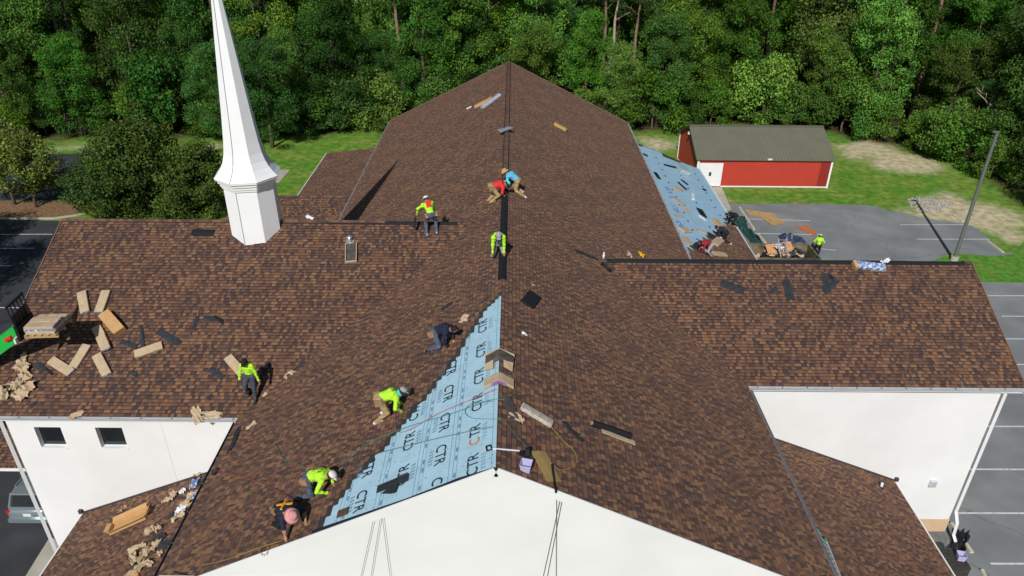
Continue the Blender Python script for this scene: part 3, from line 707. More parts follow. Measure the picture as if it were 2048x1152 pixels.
# blue underlayment on the back right lower roof
def on_sbr(y, x, h=0): return Vector((x, y, 4.4+.41*(15.7-x)))+n_SR*h
for i in range(4):
    x1 = 15.72-1.62*i; x0 = x1-1.68; m = MB(); h = -.012+.003*(i)
    m.add([on_sbr(36, x0, h), on_sbr(36, x1, h), on_sbr(YB-.6*(i % 2)-.1, x1, h), on_sbr(YB-.6*(i % 2)-.3, x0, h)], [(0, 1, 2, 3)])
    u = m.build('underlayment_sheet', mat('blue_underlayment_far', (.33, .52, .67), .55, var=.07, scale=1.5), shed_br, fix=False)
    lm = MB()
    for j in range(14):
        y = 37.6+j*1.36+(.6 if i % 2 else 0)
        if y > YB-.9: continue
        c = on_sbr(y, (x0+x1)/2, .004+.0)
        a = R(60+(j*37+i*50) % 25); dx = Vector((math.cos(a), math.sin(a), 0)); dx -= n_SR*dx.dot(n_SR); dy = n_SR.cross(dx)
        lm.add([c-dx*.22, c+dx*.22-dy*.05, c+dx*.22+dy*.05], [(0, 1, 2)]).add([c+dy*.17, c-dy*.03-dx*.04, c-dy*.03+dx*.12], [(0, 1, 2)])
    lm.build('lettering', mat('navy_print', (.03, .08, .2), .6), u, fix=False)

# ------------------------------------------------------------------ trees
def leaf_colors(n, base, spread, rs):
    c = np.array(base)[None, :]*(1+spread*rs.randn(n, 1))
    c[:, 0] *= 1+.25*rs.randn(n); c[:, 2] *= 1+.3*rs.randn(n)
    return np.clip(c, .004, .4)

def leaf_mesh(name, P, Nn, size, C, rs, aspect=.62):
    """rhombic leaves at P with normals Nn"""
    n = len(P); t = rs.randn(n, 3); t -= (t*Nn).sum(1, keepdims=True)*Nn; t /= np.linalg.norm(t, axis=1, keepdims=True)+1e-9; b = np.cross(Nn, t)
    s = size[:, None]
    V = np.stack([P-t*s*.5, P+b*s*.5*aspect+Nn*s*.08, P+t*s*.5, P-b*s*.5*aspect+Nn*s*.08], 1).reshape(-1, 3)
    me = bpy.data.meshes.new(name); me.vertices.add(4*n); me.vertices.foreach_set('co', V.astype(np.float32).ravel())
    me.loops.add(4*n); me.loops.foreach_set('vertex_index', np.arange(4*n, dtype=np.int32)); me.polygons.add(n)
    me.polygons.foreach_set('loop_start', np.arange(0, 4*n, 4, dtype=np.int32)); 
    a = me.color_attributes.new('Col', 'FLOAT_COLOR', 'POINT')
    a.data.foreach_set('color', np.concatenate([np.repeat(C, 4, 0), np.ones((4*n, 1))], 1).astype(np.float32).ravel())
    me.update(calc_edges=True); me.validate()
    return me

def crown_points(rs, h0, h1, r, nclump, per, rc, shape='oval', squash=.75):
    cs_ = []
    for i in range(nclump):
        t = rs.rand()**.85; a = rs.rand()*6.283
        z = h0+(h1-h0)*t
        if shape == 'oval': rad = r*math.sqrt(max(.04, 1-((t-.42)/.62)**2))
        elif shape == 'cone': rad = r*(1.05-t)
        else: rad = r*math.sqrt(max(.03, 1-((t-.3)/.72)**2))
        rad *= rs.uniform(.55, 1.0) if i % 5 else rs.uniform(0, .5)
        cs_.append((rad*math.cos(a), rad*math.sin(a), z, rc*rs.uniform(.5, 1.4)))
    P, N, K = [], [], []
    for (x, y, z, q) in cs_:
        m = int(per*q*q/(rc*rc))+8
        d = rs.randn(m, 3); d /= np.linalg.norm(d, axis=1, keepdims=True)
        rr = q*rs.rand(m, 1)**.45
        p = d*rr*np.array([1, 1, squash])+np.array([x, y, z])
        nn = d*.55+np.array([0, 0, .55])+rs.randn(m, 3)*.55; nn /= np.linalg.norm(nn, axis=1, keepdims=True)
        P.append(p); N.append(nn); K.append(np.full(m, rs.uniform(.75, 1.25)))
    return np.concatenate(P), np.concatenate(N), np.concatenate(K), cs_

M_leaf = mat('broad_leaf', (.05, .1, .02), .6, var=.15, scale=.8, attr='Col', spec=.12, trans=.3, rnd=.25)
def hue_variation(m, dh=.024, ds=.07):
    nt = m.node_tree; N = nt.nodes; L = nt.links
    vm = [n for n in N if n.type == 'VECT_MATH'][-1]; outs = [l.to_socket for l in vm.outputs[0].links]
    oi = N.new('ShaderNodeObjectInfo'); hs = N.new('ShaderNodeHueSaturation'); wn_ = N.new('ShaderNodeTexWhiteNoise'); wn_.noise_dimensions = '1D'; L.new(oi.outputs['Random'], wn_.inputs['W'])
    sp_ = N.new('ShaderNodeSeparateColor'); L.new(wn_.outputs['Color'], sp_.inputs[0])
    for k_, (lo, hi, sock) in enumerate(((.5-dh*1.3, .5+dh*.15, 'Hue'), (1-ds, 1+ds*.4, 'Saturation'), (.88, 1.5, 'Value'))):
        mr = N.new('ShaderNodeMapRange'); mr.inputs[3].default_value = lo; mr.inputs[4].default_value = hi; L.new(sp_.outputs[k_], mr.inputs[0]); L.new(mr.outputs[0], hs.inputs[sock])
    L.new(vm.outputs[0], hs.inputs['Color'])
    for s_ in outs: L.new(hs.outputs[0], s_)
hue_variation(M_leaf)
M_bark = mat('bark', (.13, .095, .07), .95, var=.35, scale=6, bump=.6, bscale=12)
M_bark_p = mat('pine_bark', (.24, .155, .11), .95, var=.3, scale=5, bump=.6, bscale=10)
M_dead = mat('bare_wood', (.38, .29, .22), .9, var=.25, scale=5)

def trunk_mesh(rs, h, r0, limbs, clumps, name='trunk', bend=.3):
    m = MB(); top = Vector((rs.uniform(-bend, bend)*2, rs.uniform(-bend, bend)*2, h))
    pts = [Vector((0, 0, -.3))]+[Vector((top.x*t*t+rs.uniform(-.12, .12), top.y*t*t+rs.uniform(-.12, .12), h*t)) for t in (.15, .35, .55, .75, 1)]
    m.tube(pts, [r0*1.5, r0*1.05, r0*.9, r0*.72, r0*.5, r0*.15], 7)
    for i in range(min(limbs, len(clumps))):
        c = Vector(clumps[i][:3]); z = max(h*.25, min(h*.9, c.z-abs(Vector((c.x, c.y)).length)*.6)); t = z/h
        a = Vector((top.x*t*t, top.y*t*t, z)); mid = a.lerp(c, .5)+Vector((0, 0, .25))
        rr = r0*(1-t)*.55+.04
        m.tube([a, mid, c], [rr, rr*.6, .025], 5)
    return m.mesh(name)

TREES = {}
def make_kind(key, seed, h, h0, r, nclump, per, rc, leaf, base, shape='oval', limbs=7, r0=.22, spread=.22, squash=.75, bark=None, aspect=.62):
    rs = np.random.RandomState(seed)
    P, N, K, cl = crown_points(rs, h0, h, r, nclump, per, rc, shape, squash)
    C = leaf_colors(len(P), base, spread, rs)*K[:, None]
    crown = leaf_mesh('crown', P, N, leaf*(.6+.8*rs.rand(len(P))), C, rs, aspect)
    crown.materials.append(M_leaf)
    tm = trunk_mesh(rs, h*.86, r0, limbs, cl); tm.materials.append(bark or M_bark)
    tm.polygons.foreach_set('use_smooth', [True]*len(tm.polygons))
    TREES[key] = (crown, tm, h)

G1 = (.066, .178, .024); G2 = (.050, .140, .024); G3 = (.092, .205, .026); G4 = (.088, .160, .030); GP = (.068, .165, .034)
for i, (b, sh) in enumerate(((G1, 'oval'), (G2, 'oval'), (G3, 'low'), (G1, 'low'), (G4, 'oval'), (G2, 'low'), (G3, 'oval'))):
    make_kind('broad%d' % i, 100+i, 15+(i % 3)*1.2, 1.2+.8*(i % 2), 4.3+.3*(i % 3), 92, 260, 1.18, .225, b, sh, limbs=4)
for i, b in enumerate((GP, G4, GP)):
    make_kind('pine%d' % i, 200+i, 21, 11.5, 3.1, 40, 300, 1.15, .24, b, 'oval', limbs=12, r0=.24, squash=.55, bark=M_bark_p, aspect=.3)
for i, b in enumerate((G1, G3, G2)):
    make_kind('shrub%d' % i, 300+i, 4.6, .3, 2.6, 26, 260, .95, .22, b, 'low', limbs=4, r0=.08)
make_kind('bright_maple', 405, 16.5, 1.2, 4.6, 110, 280, 1.15, .235, (.105, .255, .028), 'oval', limbs=4)
make_kind('big_bush', 401, 7.4, .3, 4.1, 90, 330, 1.15, .21, (.062, .128, .024), 'low', limbs=8, r0=.14, spread=.3)
make_kind('big_bush2', 402, 6.6, .3, 3.9, 80, 330, 1.1, .21, (.066, .134, .026), 'low', limbs=8, r0=.14, spread=.3)
make_kind('thin_tree', 403, 6.6, 1.8, 2.4, 52, 190, .85, .19, (.11, .175, .04), 'oval', limbs=10, r0=.10, spread=.3)
make_kind('thin_tree2', 404, 6.0, 1.9, 2.6, 54, 190, .9, .19, (.115, .18, .042), 'low', limbs=10, r0=.10, spread=.3)

def plant(key, name, x, y, label, cat, group, s=1.0, sz=1.0, rot=0.0, z=0):
    cr, tm, h = TREES[key]
    o = thing(name, label, cat, (x, y, z), group); o.rotation_euler.z = rot; o.scale = (s, s, s*sz)
    link('trunk', tm, None, o); link('crown', cr, None, o)
    return o

fr = random.Random(77)
spots = []
def far_ok(x, y, dmin):
    return all((x-a)**2+(y-b)**2 > dmin*dmin for a, b, _ in spots)
def in_view(x, y):
    t = x/max(y, 1); return abs(t) < .88 or False
def sector_clear(x, y):
    # open corridors through the wood to the far lawn and the houses
    if y > 101 and -.215 < x/y < -.15: return True
    if y > 96 and -.345 < x/y < -.305: return True
    return False
poly = FOREST
def inside(x, y): return bool(pts_in_poly(np.array([float(x)]), np.array([float(y)]), poly)[0])
# front row first, then fill behind
tries = 0
for dmin, ymax, nmax in ((4.6, 100, 130), (5.6, 128, 235)):
    tries = 0
    while len(spots) < nmax and tries < 9000:
        tries += 1
        y = fr.uniform(40, ymax); x = fr.uniform(-95, 78)
        if not inside(x, y-1.6) or not in_view(x, y) or sector_clear(x, y): continue
        if not far_ok(x, y, dmin): continue
        spots.append((x, y, 0))
def edge_dist(x, y):
    best = 1e9
    for (x0, y0), (x1, y1) in zip(FOREST[:17], FOREST[1:18]):
        dx, dy = x1-x0, y1-y0; t = max(0, min(1, ((x-x0)*dx+(y-y0)*dy)/(dx*dx+dy*dy))); best = min(best, math.hypot(x-x0-t*dx, y-y0-t*dy))
    return best
TONE = {0: 'mid green', 1: 'deep green', 2: 'bright green', 3: 'fresh green', 4: 'olive green', 5: 'dark green', 6: 'light green'}
def where(x, y):
    t = x/y
    if t < -.62: return 'beyond the far left lot'
    if t < -.50: return 'behind the thin trees by the left lot'
    if t < -.38: return 'behind the dark bush clump'
    if t < -.30: return 'left of the spire'
    if t < -.22: return 'right of the spire'
    if t < -.12: return 'behind the left slope of the main roof'
    if t < -.03: return 'just left of the main ridge end'
    if t < .06: return 'just right of the main ridge end'
    if t < .16: return 'behind the right slope of the main roof'
    if t < .25: return 'left of the red barn'
    if t < .34: return 'behind the red barn'
    if t < .42: return 'behind the right end of the red barn'
    if t < .52: return 'above the bare sand right of the barn'
    if t < .62: return 'above the gravel heap'
    return 'beyond the light pole'
def depth_word(e): return 'in the front row' if e < 4.5 else 'in the second row' if e < 9 else 'in the third row' if e < 15 else 'deep in woods' if e < 24 else 'far back'
for x, y, _ in spots:
    e = edge_dist(x, y); u = fr.random()
    if e > 5 and u < .24:
        key = 'pine%d' % fr.randrange(3); lab, g = 'bare trunked tall pine %s %s' % (depth_word(e), where(x, y)), 'pines in the wood behind the church'
        plant(key, 'pine_tree', x, y, lab, 'tree', g, fr.uniform(.85, 1.1), fr.uniform(.95, 1.15), fr.uniform(0, 6.28))
    else:
        key = 'broad%d' % fr.randrange(7)
        s = fr.uniform(.5, .85) if e < 4.5 else fr.uniform(.72, 1.2)
        plant(key, 'broadleaf_tree', x, y, '%s %s tree %s %s' % ('low' if s < .72 else 'tall' if s > 1 else 'leafy', TONE[int(key[-1])], depth_word(e), where(x, y)), 'tree', 'broadleaf trees of the wood', s, fr.uniform(.9, 1.4), fr.uniform(0, 6.28))
# understorey along the edge of the wood
for i in range(len(FOREST)-7):
    (x0, y0), (x1, y1) = FOREST[i], FOREST[i+1]
    L = math.hypot(x1-x0, y1-y0); n = int(L/2.3)
    for j in range(n):
        t = (j+fr.uniform(.2, .8))/n; x = x0+(x1-x0)*t+fr.uniform(-.8, .8); y = y0+(y1-y0)*t+fr.uniform(1.2, 3.0)
        if abs(x/y) > .85: continue
        sk = fr.randrange(3)
        plant('shrub%d' % sk, 'shrub', x, y, '%s shrub at wood edge %s' % (('mid green', 'light green', 'dark green')[sk], where(x, y)), 'shrub', 'shrubs along the edge of the wood', fr.uniform(.6, 1.35), fr.uniform(.7, 1.4), fr.uniform(0, 6.28))
# bushes and small trees by the left car park
plant('big_bush', 'dense_bush', -30.6, 57.6, 'tallest dark dense bush behind the left wing roof, centre of its clump', 'bush', None, 1.04, .98, .4)
plant('big_bush2', 'dense_bush', -34.2, 58.6, 'dark dense bush at the left end of the clump beside the thin trees', 'bush', None, .9, .88, 2.0)
plant('big_bush2', 'dense_bush', -26.6, 58.0, 'dark dense bush nearest the white steeple', 'bush', None, .92, .92, 4.0)
plant('thin_tree2', 'island_tree', (-43.125, 58.887, -0.000)[0], 59.2, 'thin-leaved small tree at the left edge on the mulch island', 'tree', None, 1.15, 1.0, 1.0)
plant('thin_tree', 'island_tree', (-40.878, 59.379, -0.000)[0], 58.6, 'thin small tree on the mulch island beside the dark bush clump', 'tree', None, 1.0, .98, 2.2)
# oak left of the picture whose shade lies on the side lot
plant('broad0', 'lot_oak', -41, 34.0, 'broad oak beside the left lot, only its shade falls in view', 'tree', None, .95, .95, 1.0)
plant('broad3', 'lot_oak', -45, 40.0, 'smaller oak beside the left lot, its shade on the lot edge', 'tree', None, .9, 1.0, 3.0)
plant('broad1', 'broadleaf_tree', -25.2, 75.2, 'dark leafy tree close behind the spire at the edge of the lawn', 'tree', None, .72, .95, 1.0)
plant('broad5', 'broadleaf_tree', -29.5, 74.0, 'leafy tree left of the spire at the edge of the lawn', 'tree', None, .7, .9, 2.0)
plant('bright_maple', 'maple_tree', -6.5, 87.5, 'bright fresh green tall maple just left of the main ridge end', 'tree', None, 1.05, 1.0, .5)
plant('bright_maple', 'maple_tree', -2.2, 91.0, 'bright green maple directly behind the far main ridge end', 'tree', None, 1.1, 1.0, 2.5)
# singled-out trunks
def trunk_tree(name, key, x, y, label, s, sz, rot): return plant(key, name, x, y, label, 'tree', None, s, sz, rot)
trunk_tree('pine_tree', 'pine0', -12.6, 86.0, 'tall pine with pale bare trunk directly behind the left half of the main roof', 1.05, 1.1, .3)
trunk_tree('pine_tree', 'pine1', -23.7, 92.0, 'tall pine whose grey trunk stands right of the spire tip', 1.05, 1.12, 1.3)
trunk_tree('pine_tree', 'pine2', 48.2, 87.0, 'pine with orange brown trunk at the top right of the wood', 1.1, 1.15, 2.3)
def dead_tree(base, label, seed, h, lean):
    rs = random.Random(seed); m = MB(); p = Vector(base); pts = [p]; rad = [.34]
    for i in range(1, 8):
        pts.append(Vector(base)+Vector((lean[0]*i/7+rs.uniform(-.12, .12), lean[1]*i/7, h*i/7))); rad.append(.34*(1-i/8.5))
    m.tube(pts, rad, 8)
    for i in range(3, 8):
        for s_ in (-1, 1):
            if rs.random() < .3: continue
            a = pts[i]; b = a+Vector((s_*rs.uniform(.7, 1.5), rs.uniform(-.8, .3), rs.uniform(.3, 1.0))); c = b+Vector((s_*rs.uniform(.3, .9), rs.uniform(-.4, .3), rs.uniform(.1, 1.0)))
            m.tube([a, b, c], [.10, .06, .02], 5)
            m.tube([b, b+Vector((s_*.3, -.3, .8))], [.04, .012], 4)
    return m.single('dead_tree', M_dead, label, 'tree', smooth=True)
dead_tree((-52.6, 88.5, 0), 'bare dead tree with pale reddish limbs at the top left', 5, 16.5, (-.4, .3))
dead_tree((11.4, 88, 0), 'slim bare grey snag behind the right end of the main ridge', 9, 15.5, (.9, 0))
dead_tree((46.0, 71.2, 0), 'leaning bare trunk at the edge of the wood by the light pole', 12, 7.0, (1.2, .3))

# ------------------------------------------------------------------ barn
bx0, bx1, by0, by1, be, br_ = 17.46, 29.86, 64.64, 73.0, 2.85, 4.62
barn = thing('red_barn', 'red metal barn with grey green ribbed roof and white door on the lawn', 'barn', ((bx0+bx1)/2, by0, 0))
M_red = mat('red_metal', (.46, .05, .033), .45, var=.05, scale=.8, spec=.4); M_redd = mat('dark_red_metal', (.27, .026, .022), .45, var=.05)
M_roofg = mat('grey_green_metal', (.15, .15, .108), .4, var=.06, scale=.7, spec=.4)
ymid = (by0+by1)/2
wl = MB().prism([(bx0, by0, 0), (bx0, by1, 0), (bx0, by1, be), (bx0, ymid, br_-.06), (bx0, by0, be)], (bx1-bx0, 0, 0)).build('wall', M_red, barn)
x = bx0+2.5
while x < bx1-1.1:
    MB().box(x, x+.05, by0-.022, by0-.002, .18, be-.06).build('wall_rib', M_red, wl); x += .3
MB().box(bx1-1.0, bx1-.12, by0-.03, by0-.003, .18, be-.06).build('wall_panel', M_redd, wl)
y = by0+.25
while y < by1-.2:
    zt = be+(br_-be)*(1-abs(y-ymid)/(ymid-by0))-.1
    MB().box(bx0-.02, bx0-.002, y, y+.05, .1, zt).build('wall_rib', M_redd, wl); y += .38
for q in ((bx0-.06, bx0+.14, by0-.06, by0-.001, 0, be-.05), (bx1-.11, bx1+.06, by0-.06, by0-.001, 0, be-.05), (bx0+2.4, bx1-.12, by0-.05, by0-.002, .04, .15), (bx0-.06, bx0-.001, by1-.15, by1+.04, 0, be)): MB().box(*q).build('corner_trim', M_trim, barn)
dr = MB().box(bx0+.16, bx0+2.36, by0-.05, by0-.004, .12, be-.48).build('door', M_trim, barn)
MB().box(bx0+1.15, bx0+1.35, by0-.09, by0-.052, 1.15, 1.5).build('handle', M_black, dr)
for sgn in (-1, 1):
    a0 = Vector((bx0-.25, ymid, br_+.02)); e0 = Vector((bx0-.25, by0-.28 if sgn < 0 else by1+.28, be-.10))
    e1 = e0+Vector((bx1-bx0+.5, 0, 0)); a1 = a0+Vector((bx1-bx0+.5, 0, 0)); dn = (e0-a0).normalized(); nrm = Vector((1, 0, 0)).cross(dn); nrm = nrm if nrm.z > 0 else -nrm
    rf = MB().prism([e0, e1, a1, a0], -nrm*.06).build('roof', M_roofg, barn)
    x = .1
    while x < bx1-bx0+.45:
        MB().beam(e0+Vector((x, 0, 0))+nrm*.015, a0+Vector((x, 0, 0))+nrm*.015, .045, .03, up=nrm).build('roof_rib', M_roofg, rf); x += .3
MB().beam((bx0-.25, ymid, br_+.04), (bx1+.25, ymid, br_+.04), .35, .06).build('ridge_cap', M_roofg, barn)
MB().beam((bx0-.26, by0-.28, be-.13), (bx0-.26, ymid, br_-.02), .04, .12).build('rake_trim', mat('black_trim', (.02, .02, .02), .5), barn)
MB().obox((bx0-.25, ymid-.5, 4.05), (.12, 0, 0), (0, .16, 0), (0, 0, .1)).build('floodlight', M_plastic_w, barn)
MB().box(bx0+6.3, bx0+6.7, by0-.33, by0-.15, be-.06, be+.05).build('floodlight', M_plastic_w, barn)
rk = MB()
for z in (.3, .7, 1.1, 1.5): rk.beam((16.2, 66.0, z), (17.2, 66.0, z), .05, .05)
for x in (16.2, 17.2): rk.beam((x, 66.0, 0), (x, 66.0, 1.7), .05, .05)
rk.single('pipe_rack', M_alu, 'small pale metal rack beside the left gable of the red barn', 'rack')

# ------------------------------------------------------------------ light pole
pb = Vector((34.03, 49.77, .02))
lp = thing('light_pole', 'tall slim dark grey light pole on the grass verge behind the right wing', 'light pole', pb)
M_pole = mat('pole_grey', (.17, .178, .172), .45, metal=.3, var=.06)
MB().tube([pb+Vector((0, 0, .3)), pb+Vector((0, 0, 10.0))], [.145, .105], 8).build('pole', M_pole, lp)
MB().tube([pb, pb+Vector((0, 0, .35))], [.28, .28], 12).build('base', M_conc, lp)
MB().obox(pb+Vector((-.12, .0, 10.03)), (.24, 0, 0), (0, .12, 0), (0, 0, .04)).build('lamp_head', M_pole, lp)

# ------------------------------------------------------------------ gravel
def stones(name, poly, n, seed, smin, smax, material, kind='stuff'):
    rr = random.Random(seed); bm = bmesh.new(); xs = [p[0] for p in poly]; ys = [p[1] for p in poly]; c = 0
    while c < n:
        x, y = rr.uniform(min(xs), max(xs)), rr.uniform(min(ys), max(ys))
        if not pts_in_poly(np.array([x]), np.array([y]), poly)[0]: continue
        s = rr.uniform(smin, smax)
        r = bmesh.ops.create_icosphere(bm, subdivisions=1, radius=s)
        for v in r['verts']: v.co = Vector((v.co.x*rr.uniform(.7, 1.3), v.co.y*rr.uniform(.7, 1.3), v.co.z*rr.uniform(.5, .9)))+Vector((x, y, s*.4))
        c += 1
    me = bpy.data.meshes.new(name); bm.to_mesh(me); bm.free()
    return tag(link(name, me, material), 'pale stones heaped at the corner of the car park', 'gravel', None, kind)
stones('gravel', [(36.262, 62.071, -0.000), (37.644, 62.577, 0.000), (39.463, 61.663, -0.000), (39.884, 60.743, -0.000), (38.397, 59.586, -0.000), (35.961, 59.098, -0.000), (35.556, 60.090, -0.000)], 300, 3, .05, .12, mat('pale_stone', (.36, .34, .33), .85, var=.3, scale=4))

# house glimpsed through the trees
def far_house(x, y, label, w=11, d=8, wallc=(.6, .6, .58), roofc=(.22, .22, .24)):
    h = thing('house', label, 'house', (x, y, 0))
    mw = mat('house_wall_%d' % int(abs(x)), wallc, .8); mr = mat('house_roof_%d' % int(abs(x)), roofc, .9, var=.2)
    w2 = MB().prism([(x-w/2, y, 0), (x+w/2, y, 0), (x+w/2, y, 3), (x, y, 5.4), (x-w/2, y, 3)], (0, d, 0)).build('wall', mw, h)
    for s_ in (-1, 1): MB().prism([(x+s_*(w/2+.5), y-.5, 2.85), (x, y-.5, 5.55), (x, y-.5, 5.75), (x+s_*(w/2+.5), y-.5, 3.05)], (0, d+1, 0)).build('roof', mr, h)
    for q in (-2.8, 2.0): MB().box(x+q-.6, x+q+.6, y-.06, y-.01, 1.0, 2.3).build('window', M_glass, h)
far_house(-42.5, 131, 'white gabled house glimpsed through the trees right of the spire')
far_house(-30, 178, 'pale roofed house far off beyond the bright clearing', 14, 9, roofc=(.42, .43, .46))
# ------------------------------------------------------------------ people
M_skin = mat('skin', (.36, .19, .12), .6, var=.08); M_hivis = mat('hivis_yellow', (.42, .78, .035), .75, var=.16, scale=11, bump=1.0, bscale=9)
M_jeans = mat('denim', (.075, .10, .15), .85, var=.3, scale=9, bump=.3, bscale=40); M_navy = mat('navy_cloth', (.016, .020, .045), .85, var=.3, scale=8)
M_khaki = mat('khaki_cloth', (.36, .26, .13), .85, var=.2, scale=8); M_redc = mat('red_cloth', (.62, .03, .03), .8, var=.12, scale=8)
M_bluec = mat('sky_blue_cloth', (.10, .42, .66), .8, var=.12, scale=8); M_blackc = mat('black_cloth', (.012, .012, .014), .85, var=.3, scale=8)
M_dred = mat('dark_red_cloth', (.30, .02, .03), .8, var=.15, scale=8); M_hair = mat('dark_hair', (.012, .009, .007), .7)
M_shoe_w = mat('white_shoe', (.65, .65, .66), .6, var=.15, scale=12); M_boot = mat('tan_boot', (.30, .17, .07), .7, var=.2, scale=12); M_shoe_k = mat('black_shoe', (.015, .015, .016), .6)
M_straw = mat('straw', (.50, .30, .12), .8, var=.2, scale=14); M_cap_g = mat('grey_cap', (.30, .30, .31), .8, var=.1); M_cap_w = mat('white_cap', (.66, .62, .58), .7, var=.08)
M_pink = mat('pink_cloth', (.60, .28, .27), .8, var=.12, scale=16); M_teal = mat('teal_cloth', (.10, .55, .55), .8, var=.15, scale=12); M_orange = mat('orange_strap', (.80, .36, .02), .7, var=.08)
M_glove = mat('orange_glove', (.62, .16, .05), .8); M_leather = mat('tan_leather', (.30, .18, .10), .75, var=.3, scale=14); M_eye = mat('eye_dark', (.01, .01, .01), .3); M_lip = mat('lip', (.28, .09, .07), .6)

def surface_nets(Fv, o, h):
    ins = Fv < 0; nx, ny, nz = Fv.shape
    c = [ins[i:nx-1+i, j:ny-1+j, k:nz-1+k] for i in (0, 1) for j in (0, 1) for k in (0, 1)]
    s = sum(x.astype(np.int8) for x in c); act = (s > 0) & (s < 8); idx = np.full(act.shape, -1, np.int64); cells = np.argwhere(act); idx[act] = np.arange(len(cells))
    acc = np.zeros((len(cells), 3)); cnt = np.zeros(len(cells)); I, J, K = cells.T
    offs = [(i, j, k) for i in (0, 1) for j in (0, 1) for k in (0, 1)]
    for a in range(8):
        for ax in range(3):
            if offs[a][ax]: continue
            b = list(offs[a]); b[ax] = 1
            fa = Fv[I+offs[a][0], J+offs[a][1], K+offs[a][2]]; fb = Fv[I+b[0], J+b[1], K+b[2]]; m = (fa < 0) != (fb < 0)
            t = np.where(m, fa/np.where(m, fa-fb, 1), 0); p = np.tile(np.array(offs[a], float), (len(cells), 1)); p[:, ax] += t
            acc[m] += p[m]; cnt[m] += 1
    V = (cells+acc/cnt[:, None])*h+o
    faces = []
    for ax in range(3):
        u, v = (ax+1) % 3, (ax+2) % 3
        sl = [slice(None)]*3; sl[ax] = slice(0, -1); sh = [slice(None)]*3; sh[ax] = slice(1, None)
        A, B = ins[tuple(sl)], ins[tuple(sh)]
        E_ = np.argwhere(A != B); E_ = E_[(E_[:, u] > 0) & (E_[:, v] > 0) & (E_[:, u] < Fv.shape[u]-1) & (E_[:, v] < Fv.shape[v]-1)]
        if not len(E_): continue
        du = np.zeros(3, int); du[u] = 1; dv = np.zeros(3, int); dv[v] = 1
        q = [idx[tuple((E_-du-dv).T)], idx[tuple((E_-dv).T)], idx[tuple(E_.T)], idx[tuple((E_-du).T)]]
        q = np.stack(q, 1); flip = ~A[tuple(E_.T)]; q[flip] = q[flip][:, ::-1]; faces.append(q)
    return V, np.concatenate(faces)

def ik(a, b, l1, l2, pole):
    d = b-a; L = min(max(d.length, .05), (l1+l2)*.999); dn = d.normalized(); b = a+dn*L
    x = (l1*l1-l2*l2+L*L)/(2*L); hgt = math.sqrt(max(l1*l1-x*x, 0)); p = pole-dn*pole.dot(dn)
    if p.length < 1e-3: p = Vector((0, 0, 1))-dn*dn.z
    return a+dn*x+p.normalized()*hgt, b

def lathe_on(c, up, fwd, prof, name, material, parent, n=14, sx=1.0, sy=1.12, extra=None):
    up = Vector(up).normalized(); fwd = (Vector(fwd)-up*Vector(fwd).dot(up)).normalized(); rt = fwd.cross(up); m = MB()
    m.rings([[Vector(c)+up*z+(rt*math.cos(6.2832*k/n)*sx+fwd*math.sin(6.2832*k/n)*sy)*r for k in range(n)] for r, z in prof])
    if extra: extra(m, up, fwd, rt)
    return m.build(name, material, parent, smooth=True)

